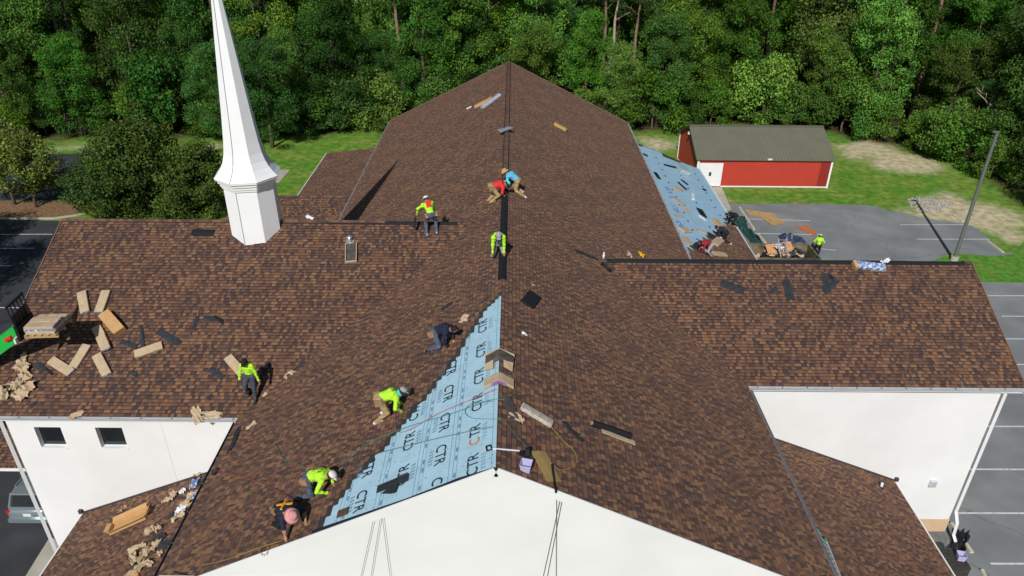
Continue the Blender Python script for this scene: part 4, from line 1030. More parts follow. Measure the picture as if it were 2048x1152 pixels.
def person(label, foot, gz, head=0, pelvis=(0, 0, .9), lean=0, side=0, feet=((-.13, 0), (.13, 0)), knees=(None, None), hands=((-.3, .3, .5), (.3, .3, .5)), look=(0, .8, -.5),
           shirt=None, pants=None, shoes=None, gloves=None, sleeves=True, hat=None, hatmat=None, belt=False, scarf=None, harness=False, logo=False, hood=None, group='roofers at work', elbow=(0, -.3, -.2), shorts=False, scale=1.06):
    foot = Vector(foot); f = Vector((math.sin(R(head)), math.cos(R(head)), 0)); r = Vector((f.y, -f.x, 0)); sc = scale
    def Lp(a, b, c): return foot+r*a*sc+f*b*sc+UPZ*c*sc
    def Gp(a, b, c):
        p = foot+r*a*sc+f*b*sc; return Vector((p.x, p.y, gz(p.x, p.y)+c*sc))
    pel = Lp(*pelvis); sp = (UPZ*math.cos(R(lean))+f*math.sin(R(lean))); sp = (sp+r*math.sin(R(side))).normalized()
    fw = (f-sp*f.dot(sp)); fw = fw.normalized() if fw.length > .1 else -UPZ
    if lean > 60: fw = (-UPZ-sp*(-UPZ).dot(sp)).normalized() if abs(sp.z) < .95 else f
    rt = r-sp*r.dot(sp); rt.normalize(); fw = sp.cross(rt) if sp.cross(rt).dot(fw) > 0 else rt.cross(sp)
    bow = -fw*.05*sc
    waist = pel+sp*.18*sc+bow*.6; chest = pel+sp*.38*sc+bow; neck = pel+sp*.53*sc
    lk = (r*look[0]+f*look[1]+UPZ*look[2]).normalized(); hu = (sp*.75+UPZ*.25); hu -= lk*hu.dot(lk); hu.normalize(); hc = neck+(sp*.55+hu*.45).normalized()*.155*sc+lk*.02*sc
    bones = []
    def bone(a, b, ra, rb, lab): k_ = 1.12 if lab in (1, 2) else 1.04; bones.append((np.array(a), np.array(b), ra*sc*k_, rb*sc*k_, lab))
    hips = [pel+rt*s_*.095*sc for s_ in (-1, 1)]; shs = [neck-sp*.06*sc+rt*s_*.175*sc for s_ in (-1, 1)]
    bone(hips[0], hips[1], .115, .115, 2); bone(pel, waist, .125, .12, 2); bone(waist-sp*.06*sc, chest, .125, .145, 1); bone(chest-rt*.06*sc, chest+rt*.06*sc, .13, .13, 1); bone(chest, neck-sp*.05*sc, .14, .085, 1)
    bone(shs[0], shs[1], .072, .072, 1); bone(neck-sp*.02*sc, hc-hu*.04*sc, .058, .056, 0)
    bone(hc-hu*.02*sc-lk*.012*sc, hc+hu*.045*sc-lk*.012*sc, .092, .088, 0); bone(hc-hu*.07*sc+lk*.035*sc, hc-hu*.04*sc+lk*.02*sc, .05, .07, 0); bone(hc+lk*.09*sc+hu*.01*sc, hc+lk*.108*sc-hu*.015*sc, .014, .017, 0)
    ex = lk.cross(hu)
    for s_ in (-1, 1): bone(hc+ex*s_*.088*sc-hu*.02*sc, hc+ex*s_*.092*sc+hu*.015*sc, .018, .02, 0)
    for i, s_ in enumerate((-1, 1)):
        hp = hips[i]
        if knees[i] is not None:
            kn = Gp(knees[i][0], knees[i][1], .07); 
            d_ = kn-hp; kn = hp+d_.normalized()*min(d_.length, .46*sc); ft = Gp(feet[i][0], feet[i][1], .06); d_ = ft-kn; ft = kn+d_.normalized()*.42*sc
        else:
            ft = Gp(feet[i][0], feet[i][1], .09); kn, ft = ik(hp, ft, .44*sc, .43*sc, f+r*s_*.25)
        bone(hp, kn, .098, .07, 2); bone(kn, ft, .068, .05, 0 if shorts else 2)
        if knees[i] is not None: toe = ft+(ft-kn).normalized()*.12*sc-UPZ*.02
        else: toe = Gp(feet[i][0]+s_*.03, feet[i][1]+.17, .035)
        bone(ft-UPZ*.03*sc-(toe-ft).normalized()*.04*sc, toe, .05, .038, 3)
        hd = Gp(*hands[i]); el, hd = ik(shs[i], hd, .29*sc, .27*sc, r*s_*.5+f*elbow[1]+UPZ*elbow[2])
        bone(shs[i], el, .063, .05, 1); bone(el, hd, .047, .034, 1 if sleeves else 0)
        if not sleeves: bone(shs[i], shs[i].lerp(el, .55), .067, .062, 1)
        hdir = (hd-el).normalized(); bone(hd, hd+hdir*.07*sc, .032, .036, 4 if gloves else 0)
        # fingers are short tapering chains rooted in the palm
        pn = hdir.cross(r*s_).normalized() if hdir.cross(r*s_).length > .1 else UPZ; sdv = hdir.cross(pn)
        person.fing.append((hd+hdir*.075*sc, hdir, pn, sdv, s_))
    B = bones; allp = np.array([b[0] for b in B]+[b[1] for b in B]); lo = allp.min(0)-.2; hi = allp.max(0)+.2; h = .021*max(sc, .9)
    dims = np.ceil((hi-lo)/h).astype(int)+1
    gx, gy, gz_ = np.meshgrid(*[np.arange(d_)*h for d_ in dims], indexing='ij'); P = np.stack([gx, gy, gz_], -1).astype(np.float32)+lo.astype(np.float32)
    def dist(P, b):
        a, ba = b[0], b[1]-b[0]; t = np.clip(((P-a)@ba)/max(ba@ba, 1e-9), 0, 1); q = P-a-t[..., None]*ba
        return np.sqrt((q*q).sum(-1))-(b[2]+(b[3]-b[2])*t)
    kk = .012; ac = np.zeros(P.shape[:3], np.float64)
    for b in B: ac += np.exp(-np.clip(dist(P, b), -.4, .6)/kk)
    fold = .007*np.sin(31*P[..., 0]+2.5*np.sin(17*P[..., 2]))*np.sin(27*P[..., 1]+2.0*np.sin(19*P[..., 0]))+.005*np.sin(46*P[..., 2]+3*np.sin(12*P[..., 1]))
    hd2 = ((P-np.array(hc, dtype=np.float32))**2).sum(-1); fold = fold*(hd2 > .03)
    V, Fq = surface_nets(-kk*np.log(ac+1e-300)+fold, lo, h)
    cen = V[Fq].mean(1); D = np.stack([dist(cen, b) for b in B], 1); lab = np.array([b[4] for b in B])[D.argmin(1)]
    rel = cen-np.array(hc); hm = (D.argmin(1) >= 7) & (D.argmin(1) <= 11) & (rel@np.array(lk) < .03*sc) & (rel@np.array(hu) > -.05*sc); lab[hm] = 5
    verts = V.tolist(); faces = Fq.tolist(); labs = lab.tolist()
    for (p, hdir, pn, sdv, s_) in person.fing:
        mb = MB()
        for q in range(4):
            L_ = (.062, .072, .068, .052)[q]*sc; o_ = p+sdv*(-.03+.02*q)*sc; k1 = o_+hdir*L_*.55; k2 = k1+(hdir*.6+pn*.8).normalized()*L_*.55
            mb.tube([o_-hdir*.02, k1, k2], [.0105*sc, .0095*sc, .007*sc], 5)
        o_ = p-hdir*.06*sc+sdv*.03*s_*sc; mb.tube([o_, o_+(sdv*s_+hdir*.6).normalized()*.035*sc, o_+(sdv*s_*.6+hdir).normalized()*.07*sc], [.012*sc, .011*sc, .008*sc], 5)
        n0 = len(verts); verts += mb.v; faces += [[i+n0 for i in q] for q in mb.f]; labs += [4 if gloves else 0]*len(mb.f)
    person.fing.clear()
    for dx, dz, w, lb in ((-.034, .012, .011, 6), (.034, .012, .011, 6), (0, -.055, .02, 7)):   # eyes and mouth
        mb = MB().obox(hc+lk*(.088 if lb == 6 else .086)*sc+ex*dx*sc+hu*dz*sc, ex*w*sc, hu*.006*sc, lk*.012*sc); n0 = len(verts); verts += mb.v; faces += [[i+n0 for i in q] for q in mb.f]; labs += [lb]*6
    o = Vector((foot.x, foot.y, foot.z)); me = bpy.data.meshes.new('person'); me.from_pydata([tuple(Vector(v)-o) for v in verts], [], faces)
    for m_ in (M_skin, shirt, pants, shoes or M_shoe_k, gloves or M_skin, M_hair, M_eye, M_lip): me.materials.append(m_)
    me.polygons.foreach_set('material_index', labs); me.update()
    ob = link('person', me, None, None, True, loc=o); ORG[ob.name] = o; tag(ob, label, 'person', group)
    if hat == 'cap':
        def vis(m, up, fwd, rt_): m.rings([[hc+hu*.045*sc+up*0+fwd*(.08+.10*t)*sc+rt_*u*(.09-.03*t)*sc-up*.02*t*sc+up*(.0 if z else .012)*sc for u, z in ((-1, 0), (1, 0), (1, 1), (-1, 1))] for t in (0, .5, 1)])
        lathe_on(hc+hu*.03*sc-lk*.01*sc, hu, lk, [(.104*sc, 0), (.106*sc, .03*sc), (.095*sc, .07*sc), (.06*sc, .098*sc), (.01, .106*sc)], 'cap', hatmat, ob, extra=vis)
    elif hat == 'brim':
        lathe_on(hc+hu*.035*sc-lk*.01*sc, hu, lk, [(.19*sc, -.035*sc), (.15*sc, -.002*sc), (.108*sc, .012*sc), (.104*sc, .06*sc), (.09*sc, .105*sc), (.04*sc, .118*sc), (.01, .112*sc)], 'hat', hatmat, ob)
    if scarf:
        lathe_on(neck-sp*.01*sc, (sp*.7+hu*.3), fw, [(.16*sc, -.07*sc), (.125*sc, -.01*sc), (.115*sc, .06*sc), (.112*sc, .10*sc)], 'scarf', scarf, ob, sy=.95)
        MB().obox(neck+fw*.12*sc-sp*.02*sc, rt*.06*sc, (fw*.5-UPZ).normalized()*.13*sc, fw.cross(UPZ).cross(rt).normalized()*.012 if False else sp*.012).build('scarf_tail', scarf, ob)
    if hood:
        lathe_on(neck-sp*.09*sc, sp, fw, [(.235*sc, -.03*sc), (.21*sc, .03*sc), (.15*sc, .085*sc), (.11*sc, .13*sc)], 'hood', hood, ob, sx=1.05, sy=.78)
        MB().obox(chest-fw*.165*sc+sp*.02*sc, rt*.10*sc, sp*.14*sc, fw*.02*sc).build('hood_drape', hood, ob)
    if belt:
        bl = lathe_on(pel+sp*.09*sc, sp, fw, [(.158*sc, -.03*sc), (.165*sc, -.025*sc), (.165*sc, .025*sc), (.158*sc, .03*sc)], 'tool_belt', M_leather, ob, sy=.88)
        for s_ in (-1, 1):
            MB().obox(pel+rt*s_*.19*sc-sp*.03*sc, rt*.05*sc, sp*.10*sc, fw*.09*sc).build('pouch', M_leather, bl)
    if harness:
        for s_ in (-1, 1): MB().beam(chest-fw*.178*sc+rt*s_*.15*sc+sp*.13*sc, waist-fw*.165*sc-rt*s_*.12*sc-sp*.02*sc, .055*sc, .03, up=-fw).build('harness_strap', M_orange, ob)
        MB().beam(neck-fw*.115*sc-rt*.14*sc, neck-fw*.115*sc+rt*.14*sc, .05*sc, .03, up=-fw).build('harness_strap', M_orange, ob)
    if logo:
        t = link('lettering', text_mesh('CTR'), M_print, ob); place(t, ob, chest-fw*.186*sc+sp*.05*sc, rt, sp, -fw, .15*sc, .15*sc)
    person.last = dict(hands=[b for b in B if b[4] in (4,)], hc=hc, pel=pel)
    return ob
person.fing = []
gML = lambda x, y: RZ-S*abs(x)+.01
gLW = lambda x, y: LZ-S*(LY-y)+.01 if y < LY else LZ-S*(y-LY)+.01
gRidge = lambda x, y: RZ-S*abs(x)+.02
gSBR = lambda x, y: 4.4+.41*(15.7-x)+.01
gG = lambda x, y: .02

person('roofer in hi-vis top with red hood and blue jeans bending over the left wing ridge', (-3.058, 28.168, 11.962), gLW, -12, (0, .04, .86), 42, -10, ((-.2, .0), (.2, .02)), hands=((-.52, .28, .75), (.22, .52, .42)), look=(-.3, .6, -.5),
       shirt=M_hivis, pants=M_jeans, shoes=M_cap_g, hat='cap', hatmat=M_cap_w, hood=M_redc, belt=True)
person('roofer in red shirt and khaki trousers bent over the main ridge', (-0.698, 30.241, 12.555), gML, 78, (.0, .1, .74), 84, 0, ((-.17, .0), (.17, .05)), hands=((-.15, .72, .05), (.2, .62, .05)), look=(0, .6, -.8),
       shirt=M_redc, pants=M_khaki, shoes=M_boot, hat='cap', hatmat=M_teal, sleeves=False, belt=True)
person('roofer in sky blue shirt and straw hat kneeling right of the main ridge', (0.644, 31.447, 12.581), gML, -75, (0, .05, .56), 62, 0, ((-.15, -.34), (.16, -.1)), ((-.16, .12), None), hands=((-.2, .62, .06), (.2, .66, .1)), look=(.1, .8, -.5),
       shirt=M_bluec, pants=M_khaki, shoes=M_cap_w, hat='brim', hatmat=M_straw)
person('roofer in hi-vis top, grey cap and blue scarf kneeling on the black ridge vent', (-0.184, 24.644, 12.809), gML, 176, (0, .0, .50), 42, 0, ((-.2, -.34), (.2, .0)), ((-.2, .14), (.2, .16)), hands=((-.2, .42, .1), (.22, .42, .08)), look=(0, .7, -.75),
       shirt=M_hivis, pants=M_cap_g, shoes=M_boot, hat='cap', hatmat=M_cap_g, scarf=mat('blue_scarf', (.03, .05, .2), .8))
person('roofer in navy shirt and jeans crouching above the underlayment edge', (-2.111, 19.840, 11.855), gML, 112, (0, .0, .58), 70, 0, ((-.16, .05), (.16, -.12)), (None, (.18, .22)), hands=((-.12, .55, .05), (.22, .52, .06)), look=(0, .5, -.9),
       shirt=M_navy, pants=M_jeans, shoes=M_shoe_k, gloves=M_glove, belt=True)
person('roofer in hi-vis top and black cap walking down the left wing roof', (-9.054, 21.364, 8.594), gLW, 186, (0, .0, .88), 8, 0, ((-.12, .16), (.14, -.12)), hands=((-.34, .08, .78), (.36, .1, .74)), look=(0, .8, -.6),
       shirt=M_hivis, pants=mat('dark_jeans', (.05, .065, .085), .85, var=.3, scale=9), shoes=M_shoe_k, hat='cap', hatmat=M_blackc)
person('roofer in hi-vis top with teal scarf and white shoes bending to nail shingles', (-3.588, 17.029, 11.124), gML, 74, (0, .06, .74), 84, 0, ((-.16, .16), (.16, -.08)), hands=((-.1, .68, .05), (.26, .62, .06)), look=(0, .8, -.6),
       shirt=M_hivis, pants=M_khaki, shoes=M_shoe_w, hat='cap', hatmat=M_cap_g, scarf=M_teal, belt=True, logo=True)
person('roofer in hi-vis top, jeans and white cap kneeling low near the front gable', (-5.165, 14.857, 10.343), gML, 102, (0, .0, .55), 76, 0, ((-.18, .05), (.18, -.4)), (None, (.18, .1)), hands=((-.1, .62, .05), (.22, .58, .06)), look=(0, .7, -.75),
       shirt=M_hivis, pants=M_jeans, shoes=M_shoe_k, hat='cap', hatmat=M_cap_w, belt=True, logo=True)
person('roofer in navy top with orange harness and pink hat nearest the gable edge', (-5.673, 13.954, 10.092), gML, 138, (0, -.05, .55), 74, 0, ((-.18, .05), (.18, -.38)), (None, (.18, .1)), hands=((-.3, .62, .05), (.26, .62, .05)), look=(0, .7, -.7),
       shirt=M_navy, pants=M_blackc, shoes=M_boot, hat='brim', hatmat=M_pink, harness=True, belt=True, sleeves=False)
person('roofer in black top bending at the far end of the back lower roof', (15.689, 46.077, 4.405), gSBR, -100, (0, .05, .74), 82, 0, ((-.16, .0), (.16, .08)), hands=((-.12, .66, .05), (.2, .6, .05)), look=(0, .7, -.7),
       shirt=M_blackc, pants=M_blackc, shoes=M_cap_g)
person('roofer in dark navy top crouching in the middle of the back lower roof', (13.900, 42.127, 5.138), gSBR, -80, (0, .0, .56), 66, 0, ((-.16, -.3), (.16, .1)), ((-.16, .12), None), hands=((-.12, .6, .05), (.2, .56, .05)), look=(0, .7, -.75),
       shirt=M_navy, pants=M_blackc, shoes=M_shoe_w)
person('roofer in dark red shirt bending at the near end of the back lower roof', (11.968, 38.405, 5.930), gSBR, -105, (0, .05, .74), 78, 0, ((-.17, .0), (.17, .1)), hands=((-.12, .66, .05), (.2, .6, .05)), look=(0, .7, -.75),
       shirt=M_dred, pants=M_cap_g, shoes=M_shoe_k)
person('worker in hi-vis top standing on the asphalt beside the dumpster', (23.735, 50.362, -0.000), gG, 20, (0, .0, .9), 6, 0, ((-.12, .1), (.12, 0)), hands=((-.26, .2, .9), (.26, .2, .9)), look=(0, .9, -.3),
       shirt=M_hivis, pants=M_blackc, shoes=M_shoe_k, hat='cap', hatmat=M_hivis, group='worker on the ground')

# ------------------------------------------------------------------ roofing materials lying about
def plane_n(name): return {'ML': n_ML, 'MR': n_MR, 'LW': n_W, 'RW': n_W, 'SFL': n_SL, 'SFR': n_SR, 'SBR': n_SR}[name]
def slabthing(name, A, B, n, w, h, material, label, cat, group=None, lift=.025, bev=.012, seg=5, wob=.006, seed=0):
    """a flat-lying pack or strip from A to B with slightly uneven faces"""
    c, x, y, n, L = frame(A, B, n); rr = random.Random(seed); m = MB(); rows = []
    for i in range(seg+1):
        t = -L/2+L*i/seg; e = .985 if i in (0, seg) else 1; dz = rr.uniform(-wob, wob); p = c+x*t+n*lift
        rows.append([p-y*w/2*e+n*.0, p-y*w/2*e+n*(h*.85+dz), p-y*(w/2-bev)+n*(h+dz), p+n*(h+dz+wob), p+y*(w/2-bev)+n*(h+dz), p+y*w/2*e+n*(h*.85+dz), p+y*w/2*e])
    m.rings(rows); o = m.single(name, material, label, cat, group)
    return o, c, x, y, n, L
def bundle(A, B, n, label, w=.35, h=.10, lift=.025, seed=0, lab=True, material=None):
    o, c, x, y, n, L = slabthing('shingle_bundle', A, B, n, w, h, material or M_kraft, label, 'shingle bundle', 'wrapped shingle bundles on the left wing roof', lift, seed=seed)
    if lab:
        m = MB(); p = c+x*(L/2-.005)+n*(lift+h*.48); m.obox(p, x*.008, y*w*.46, n*h*.36); m.build('label', M_label, o)
    return o
bundle((-16.844, 25.393, 10.588), (-16.380, 24.526, 10.159), n_W, 'wrapped bundle lying alone, leftmost of the upper pair on the left wing', seed=1)
bundle((-15.881, 25.444, 10.614), (-15.851, 24.530, 10.161), n_W, 'wrapped bundle tilted left, right one of the upper pair above the brown carton', seed=2)
bundle((-15.732, 23.935, 9.866), (-15.142, 23.259, 9.532), n_W, 'wrapped bundle overlapped by another just below the brown carton', seed=3)
bundle((-15.394, 23.535, 9.669), (-14.976, 23.006, 9.407), n_W, 'wrapped bundle on top of another below the brown carton', lift=.10, seed=4)
bundle((-15.813, 23.215, 9.510), (-16.014, 22.346, 9.080), n_W, 'wrapped bundle slanting down left, touching another at its lower end', seed=5)
bundle((-16.949, 22.624, 9.218), (-15.990, 22.139, 8.978), n_W, 'wrapped bundle slanting down right nearest the crumpled paper heap', seed=6)
bundle((-15.310, 22.829, 9.319), (-14.645, 22.074, 8.946), n_W, 'wrapped bundle lowest in the group on the left wing', seed=7)
bundle((-12.958, 23.237, 9.521), (-13.883, 22.859, 9.334), n_W, 'wrapped bundle lying nearly level right of the group', seed=8)
bundle((-9.625, 22.150, 8.983), (-10.345, 22.790, 9.300), n_W, 'wrapped bundle behind the roofer walking down the left wing', seed=9)
slabthing('carton', (-15.559, 24.429, 10.111), (-14.682, 23.700, 9.751), n_W, .46, .26, M_kraft2, 'thick plain brown carton among the wrapped bundles', 'carton', lift=.02, wob=.002, seed=3)
# pallet-top and other packs
slabthing('shingle_pack', (14.990, 27.917, 10.789), (16.273, 27.761, 10.712), n_W, .34, .15, M_label, 'blue and white printed pack below the right ridge vent', 'pack', lift=.03)
slabthing('pack_flap', (14.996, 28.012, 10.836), (15.050, 27.680, 10.672), n_W, .14, .2, M_kraft2, 'open tan end flap of the blue pack on the right wing', 'cardboard', lift=.03)
slabthing('tan_pack', (2.942, 46.016, 11.444), (3.720, 45.904, 11.058), n_MR, .42, .14, mat('tan_pack_paper', (.45, .31, .11), .7, var=.12), 'small tan pack on the far right slope of the main roof', 'pack')
slabthing('tan_pack', (-2.195, 48.390, 11.813), (-1.028, 48.512, 12.391), n_ML, .5, .12, M_kraft2, 'tan pack half under clear film near the far end of the main ridge', 'pack', seed=4)
slabthing('film_pack', (-1.645, 47.183, 12.086), (-0.527, 48.338, 12.639), n_ML, .3, .16, mat('clear_film', (.42, .47, .58), .2, var=.25, scale=6), 'bluish film wrapped pack beside the far main ridge', 'pack', seed=5)
slabthing('film_scrap', (-2.772, 49.037, 11.528), (-2.469, 49.119, 11.678), n_ML, .2, .05, M_plastic_w, 'scrap of pale film left of the far tan pack', 'scrap', seed=6)
# opened bundle standing by the vent pipe
ob_, c, x, y, n, L = slabthing('opened_bundle', (-6.401, 27.659, 11.710), (-6.283, 26.842, 11.306), n_W, .42, .08, mat('dark_shingle_face', (.075, .065, .062), .9, var=.3, scale=6), 'opened bundle with torn tan paper rim below the silver vent pipe', 'shingle bundle', seed=8)
for s_ in (-1, 1): MB().beam(c-x*L/2+y*s_*.23+n*.09, c+x*L/2+y*s_*.22+n*.12, .03, .12, up=n).build('paper_rim', M_kraft, ob_)
MB().beam(c+x*(L/2+.03)-y*.24+n*.09, c+x*(L/2+.03)+y*.24+n*.09, .05, .1, up=n).build('paper_rim', M_kraft, ob_)
vp = Vector((-6.485, 27.801, 11.780)); vpo = thing('vent_pipe', 'short silver vent pipe with domed cap on the left wing', 'vent pipe', vp)
MB().tube([vp-UPZ*.1, vp+UPZ*.22], .075, 12).build('pipe', M_alu, vpo, smooth=True); MB().tube([vp+UPZ*.2, vp+UPZ*.24, vp+UPZ*.3], [.13, .12, .03], 12).build('cap', M_alu, vpo, smooth=True); MB().obox(vp+n_W*.02, (.16, 0, 0), Vector((0, .16, .16*S)), n_W*.006).build('flange', M_alu, vpo)
vp = Vector((15.602, 22.292, 3.427)); vpo = thing('vent_pipe', 'small white vent pipe on the right lower roof', 'vent pipe', vp)
MB().tube([vp-UPZ*.1, vp+UPZ*.25], .05, 10).build('pipe', M_plastic_w, vpo, smooth=True); MB().tube([vp+n_SR*.01, vp+n_SR*.06], [.12, .06], 10).build('boot', M_black, vpo)

def strips(lst):
    for A, B, n, w, label, seed, material in lst:
        slabthing('shingle_strip', A, B, n, w, .012, material, label, 'shingle strip', 'loose dark shingle strips', lift=.028, bev=.004, wob=.012, seed=seed)
strips([((-13.253, 28.200, 11.978), (-12.287, 28.160, 11.958), n_W, .34, 'black mat lying flat just below the left wing ridge', 1, M_black), ((-11.975, 23.883, 9.841), (-11.954, 24.437, 10.115), n_W, .14, 'short dark strip standing slanted above the level bundle', 2, M_charcoal),
    ((-11.717, 24.356, 10.075), (-11.212, 24.298, 10.046), n_W, .2, 'dark torn strip right of the short slanted strip', 3, M_charcoal), ((-11.342, 24.421, 10.107), (-10.893, 24.198, 9.997), n_W, .18, 'dark glossy torn piece at the end of the torn strip', 4, M_black),
    ((-14.037, 24.029, 9.913), (-13.650, 23.075, 9.441), n_W, .12, 'thin dark strip left of the level bundle', 5, M_charcoal), ((-14.618, 23.402, 9.603), (-13.916, 23.190, 9.498), n_W, .2, 'dark torn strip between carton and level bundle', 6, M_charcoal),
    ((-13.334, 23.832, 9.816), (-12.333, 23.321, 9.563), n_W, .28, 'long dark strip above right of the level bundle', 7, M_charcoal), ((-10.931, 22.366, 9.090), (-10.359, 22.032, 8.925), n_W, .22, 'grey green strip left of the bundle behind the walker', 8, M_charcoal),
    ((-17.445, 22.505, 9.159), (-17.094, 22.243, 9.029), n_W, .25, 'dark strip beside the crumpled paper heap', 9, M_charcoal), ((-17.050, 22.319, 9.067), (-16.699, 22.096, 8.956), n_W, .1, 'thin dark strip left of the slanting bundle', 10, M_black), ((-18.165, 21.171, 8.498), (-17.984, 21.716, 8.768), n_W, .28, 'dark strip below the paper heap at the left edge', 11, M_charcoal),
    ((-7.970, 22.069, 8.943), (-7.370, 22.545, 9.178), n_W, .3, 'dark strip under torn paper right of the walking roofer', 12, M_charcoal), ((-10.718, 21.226, 8.526), (-10.565, 21.407, 8.615), n_W, .16, 'small dark scrap low on the left wing', 13, M_charcoal), ((-17.055, 20.912, 8.371), (-16.858, 21.091, 8.459), n_W, .16, 'small dark scrap near the left gutter', 14, M_charcoal),
    ((9.149, 27.048, 10.359), (10.092, 26.690, 10.182), n_W, .36, 'black strip lying slanted, leftmost on the right wing', 15, M_charcoal), ((11.839, 27.186, 10.427), (11.845, 26.300, 9.989), n_W, .17, 'left one of two black strips side by side on the right wing', 16, M_charcoal), ((12.014, 27.210, 10.440), (12.012, 26.301, 9.989), n_W, .17, 'right one of two black strips side by side on the right wing', 17, M_charcoal),
    ((11.164, 26.608, 10.142), (11.465, 26.838, 10.255), n_W, .2, 'grey torn scrap beside the two black strips', 18, M_charcoal), ((13.743, 27.504, 10.585), (13.505, 26.764, 10.219), n_W, .24, 'upright arm of the V of black strips on the right wing', 19, M_charcoal), ((14.114, 27.228, 10.448), (13.406, 26.627, 10.151), n_W, .26, 'slanted arm of the V of black strips on the right wing', 20, M_charcoal),
    ((13.715, 27.481, 10.573), (14.053, 27.158, 10.414), n_W, .2, 'top arm joining the V of black strips on the right wing', 21, M_black),
    ((-2.100, 22.171, 11.861), (-1.739, 22.396, 12.039), n_ML, .2, 'short dark strip above the navy roofer', 22, M_charcoal)])
strips([((3.017, 27.866, 11.406), (4.019, 28.014, 10.911), n_MR, .22, 'dark strip lying at the valley left of the right ridge vent', 23, M_charcoal), ((1.780, 15.899, 12.019), (2.308, 15.378, 11.758), n_MR, .16, 'dark smear of strip right of the long package', 24, M_charcoal)])
slabthing('shingle_stack', (0.833, 21.435, 12.488), (1.149, 22.431, 12.331), n_MR, .52, .06, M_black, 'square black stack right of the main ridge', 'shingle stack', lift=.03)
o_, c, x, y, n, L = slabthing('shingle_strip', (-3.090, 13.935, 11.370), (-2.254, 13.964, 11.784), n_ML, .28, .016, M_charcoal, 'bent dark shingle piece lying on the blue underlayment', 'shingle strip', 'loose dark shingle strips', lift=.02, seed=31)
MB().prism([c+x*.0+y*-.12+n*.04, c+x*.22+y*-.14+n*.05, c+x*.16-y*.5+n*.10, c+x*.02-y*.42+n*.06, c-x*.3-y*.25+n*.04], n*.012).build('bent_flap', M_charcoal, o_)
slabthing('shingle_scrap', (-4.082, 13.540, 10.879), (-3.799, 13.545, 11.020), n_ML, .26, .012, mat('brown_scrap', (.10, .055, .04), .9, var=.3, scale=12), 'small square brown shingle offcut on the underlayment near the gable', 'shingle strip', lift=.02)
# packs bent over the ridge
def saddle(name, y0, y1, dl, dr, t, material, label, cat, lift=.04):
    m = MB(); prof = [(-dl, 0), (-dl*.5, .03), (-.12, .05), (0, .05), (.12, .05), (dr*.5, .03), (dr, 0)]
    def row(y): 
        top = [Vector((x_, y, RZ-S*abs(x_)+lift+t+e)) for x_, e in prof]; bot = [Vector((x_, y, RZ-S*abs(x_)+lift+e*.8)) for x_, e in reversed(prof)]; return top+bot
    m.rings([row(y0), row((y0+y1)/2), row(y1)]); return m.single(name, material, label, cat)
s1 = saddle('ridge_pack', 17.55, 17.95, .42, .42, .09, mat('dark_shingle_face2', (.09, .075, .065), .9, var=.3, scale=6), 'opened shingle pack arched over the ridge, upper of the two', 'shingle bundle')
MB().rings([[Vector((x_, 17.97+d_, RZ-S*abs(x_)+.06+z_)) for d_, z_ in ((0, 0), (.03, 0), (.03, .12), (0, .12))] for x_ in (-.44, -.2, 0, .2, .44)]).build('paper_rim', M_kraft, s1)
for xa, xb in ((-.42, -.18), (.12, .4)): MB().prism([Vector((xa, 17.52, RZ-S*abs(xa)+.13)), Vector((xb, 17.55, RZ-S*abs(xb)+.15)), Vector((xb*.95, 17.22, RZ-S*abs(xb)+.08)), Vector((xa*1.02, 17.3, RZ-S*abs(xa)+.06))], (0, 0, .012)).build('torn_paper', M_kraft, s1)
s2 = saddle('ridge_pack', 16.45, 16.8, .42, .42, .09, M_kraft, 'tan wrapped pack arched over the ridge, lower of the two', 'shingle bundle')
MB().rings([[Vector((x_, 16.42+d_, RZ-S*abs(x_)+.06+z_)) for d_, z_ in ((0, 0), (.02, 0), (.02, .09), (0, .09))] for x_ in (-.2, 0, .2)]).build('printed_band', mat('purple_print', (.25, .12, .32), .6, var=.4, scale=16), s2)
slabthing('long_pack', (0.592, 15.807, 12.607), (1.440, 15.545, 12.187), n_MR, .27, .10, mat('pale_pack', (.42, .38, .32), .6, var=.3, scale=9), 'long pale pack right of the ridge with hoses over it', 'pack', seed=3)
slabthing('opened_bundle', (0.208, 15.997, 12.797), (0.455, 14.992, 12.675), n_MR, .26, .05, mat('dark_shingle_face', (.07, .06, .06), .9), 'opened bundle with torn paper just right of the ridge', 'shingle bundle', seed=5)
slabthing('cardboard_sheet', (1.033, 14.263, 12.389), (1.421, 13.400, 12.197), n_MR, .46, .02, mat('ochre_board', (.33, .23, .085), .75, var=.08), 'ochre cardboard sheet lying right of the gable peak', 'cardboard', lift=.03, wob=.015, seed=6)
slabthing('ridge_saddle', (-0.366, 39.246, 13.081), (0.209, 39.905, 12.797), UPZ, .35, .05, mat('blue_grey_scrap', (.25, .30, .36), .5), 'grey blue cap piece lying across the far main ridge', 'cap piece', lift=.12)
# black roll on the right slope
A, B = Vector((2.656, 16.289, 11.685)), Vector((3.835, 16.425, 11.101)); dv = (B-A).normalized()
rl = MB().tube([A, A+dv*.02, B-dv*.02, B], [.085, .10, .10, .085], 14).single('membrane_roll', M_black, 'black membrane roll lying on the right slope of the main roof', 'roll', smooth=False)
MB().beam(A+dv*.25+Vector((.05, -.15, -.06)), B+Vector((.1, -.2, -.1)), .16, .02, up=n_MR).build('cardboard_cradle', M_kraft, rl); MB().tube([A-dv*.01, A+dv*.015], [.06, .06], 12).build('core', M_kraft, rl)
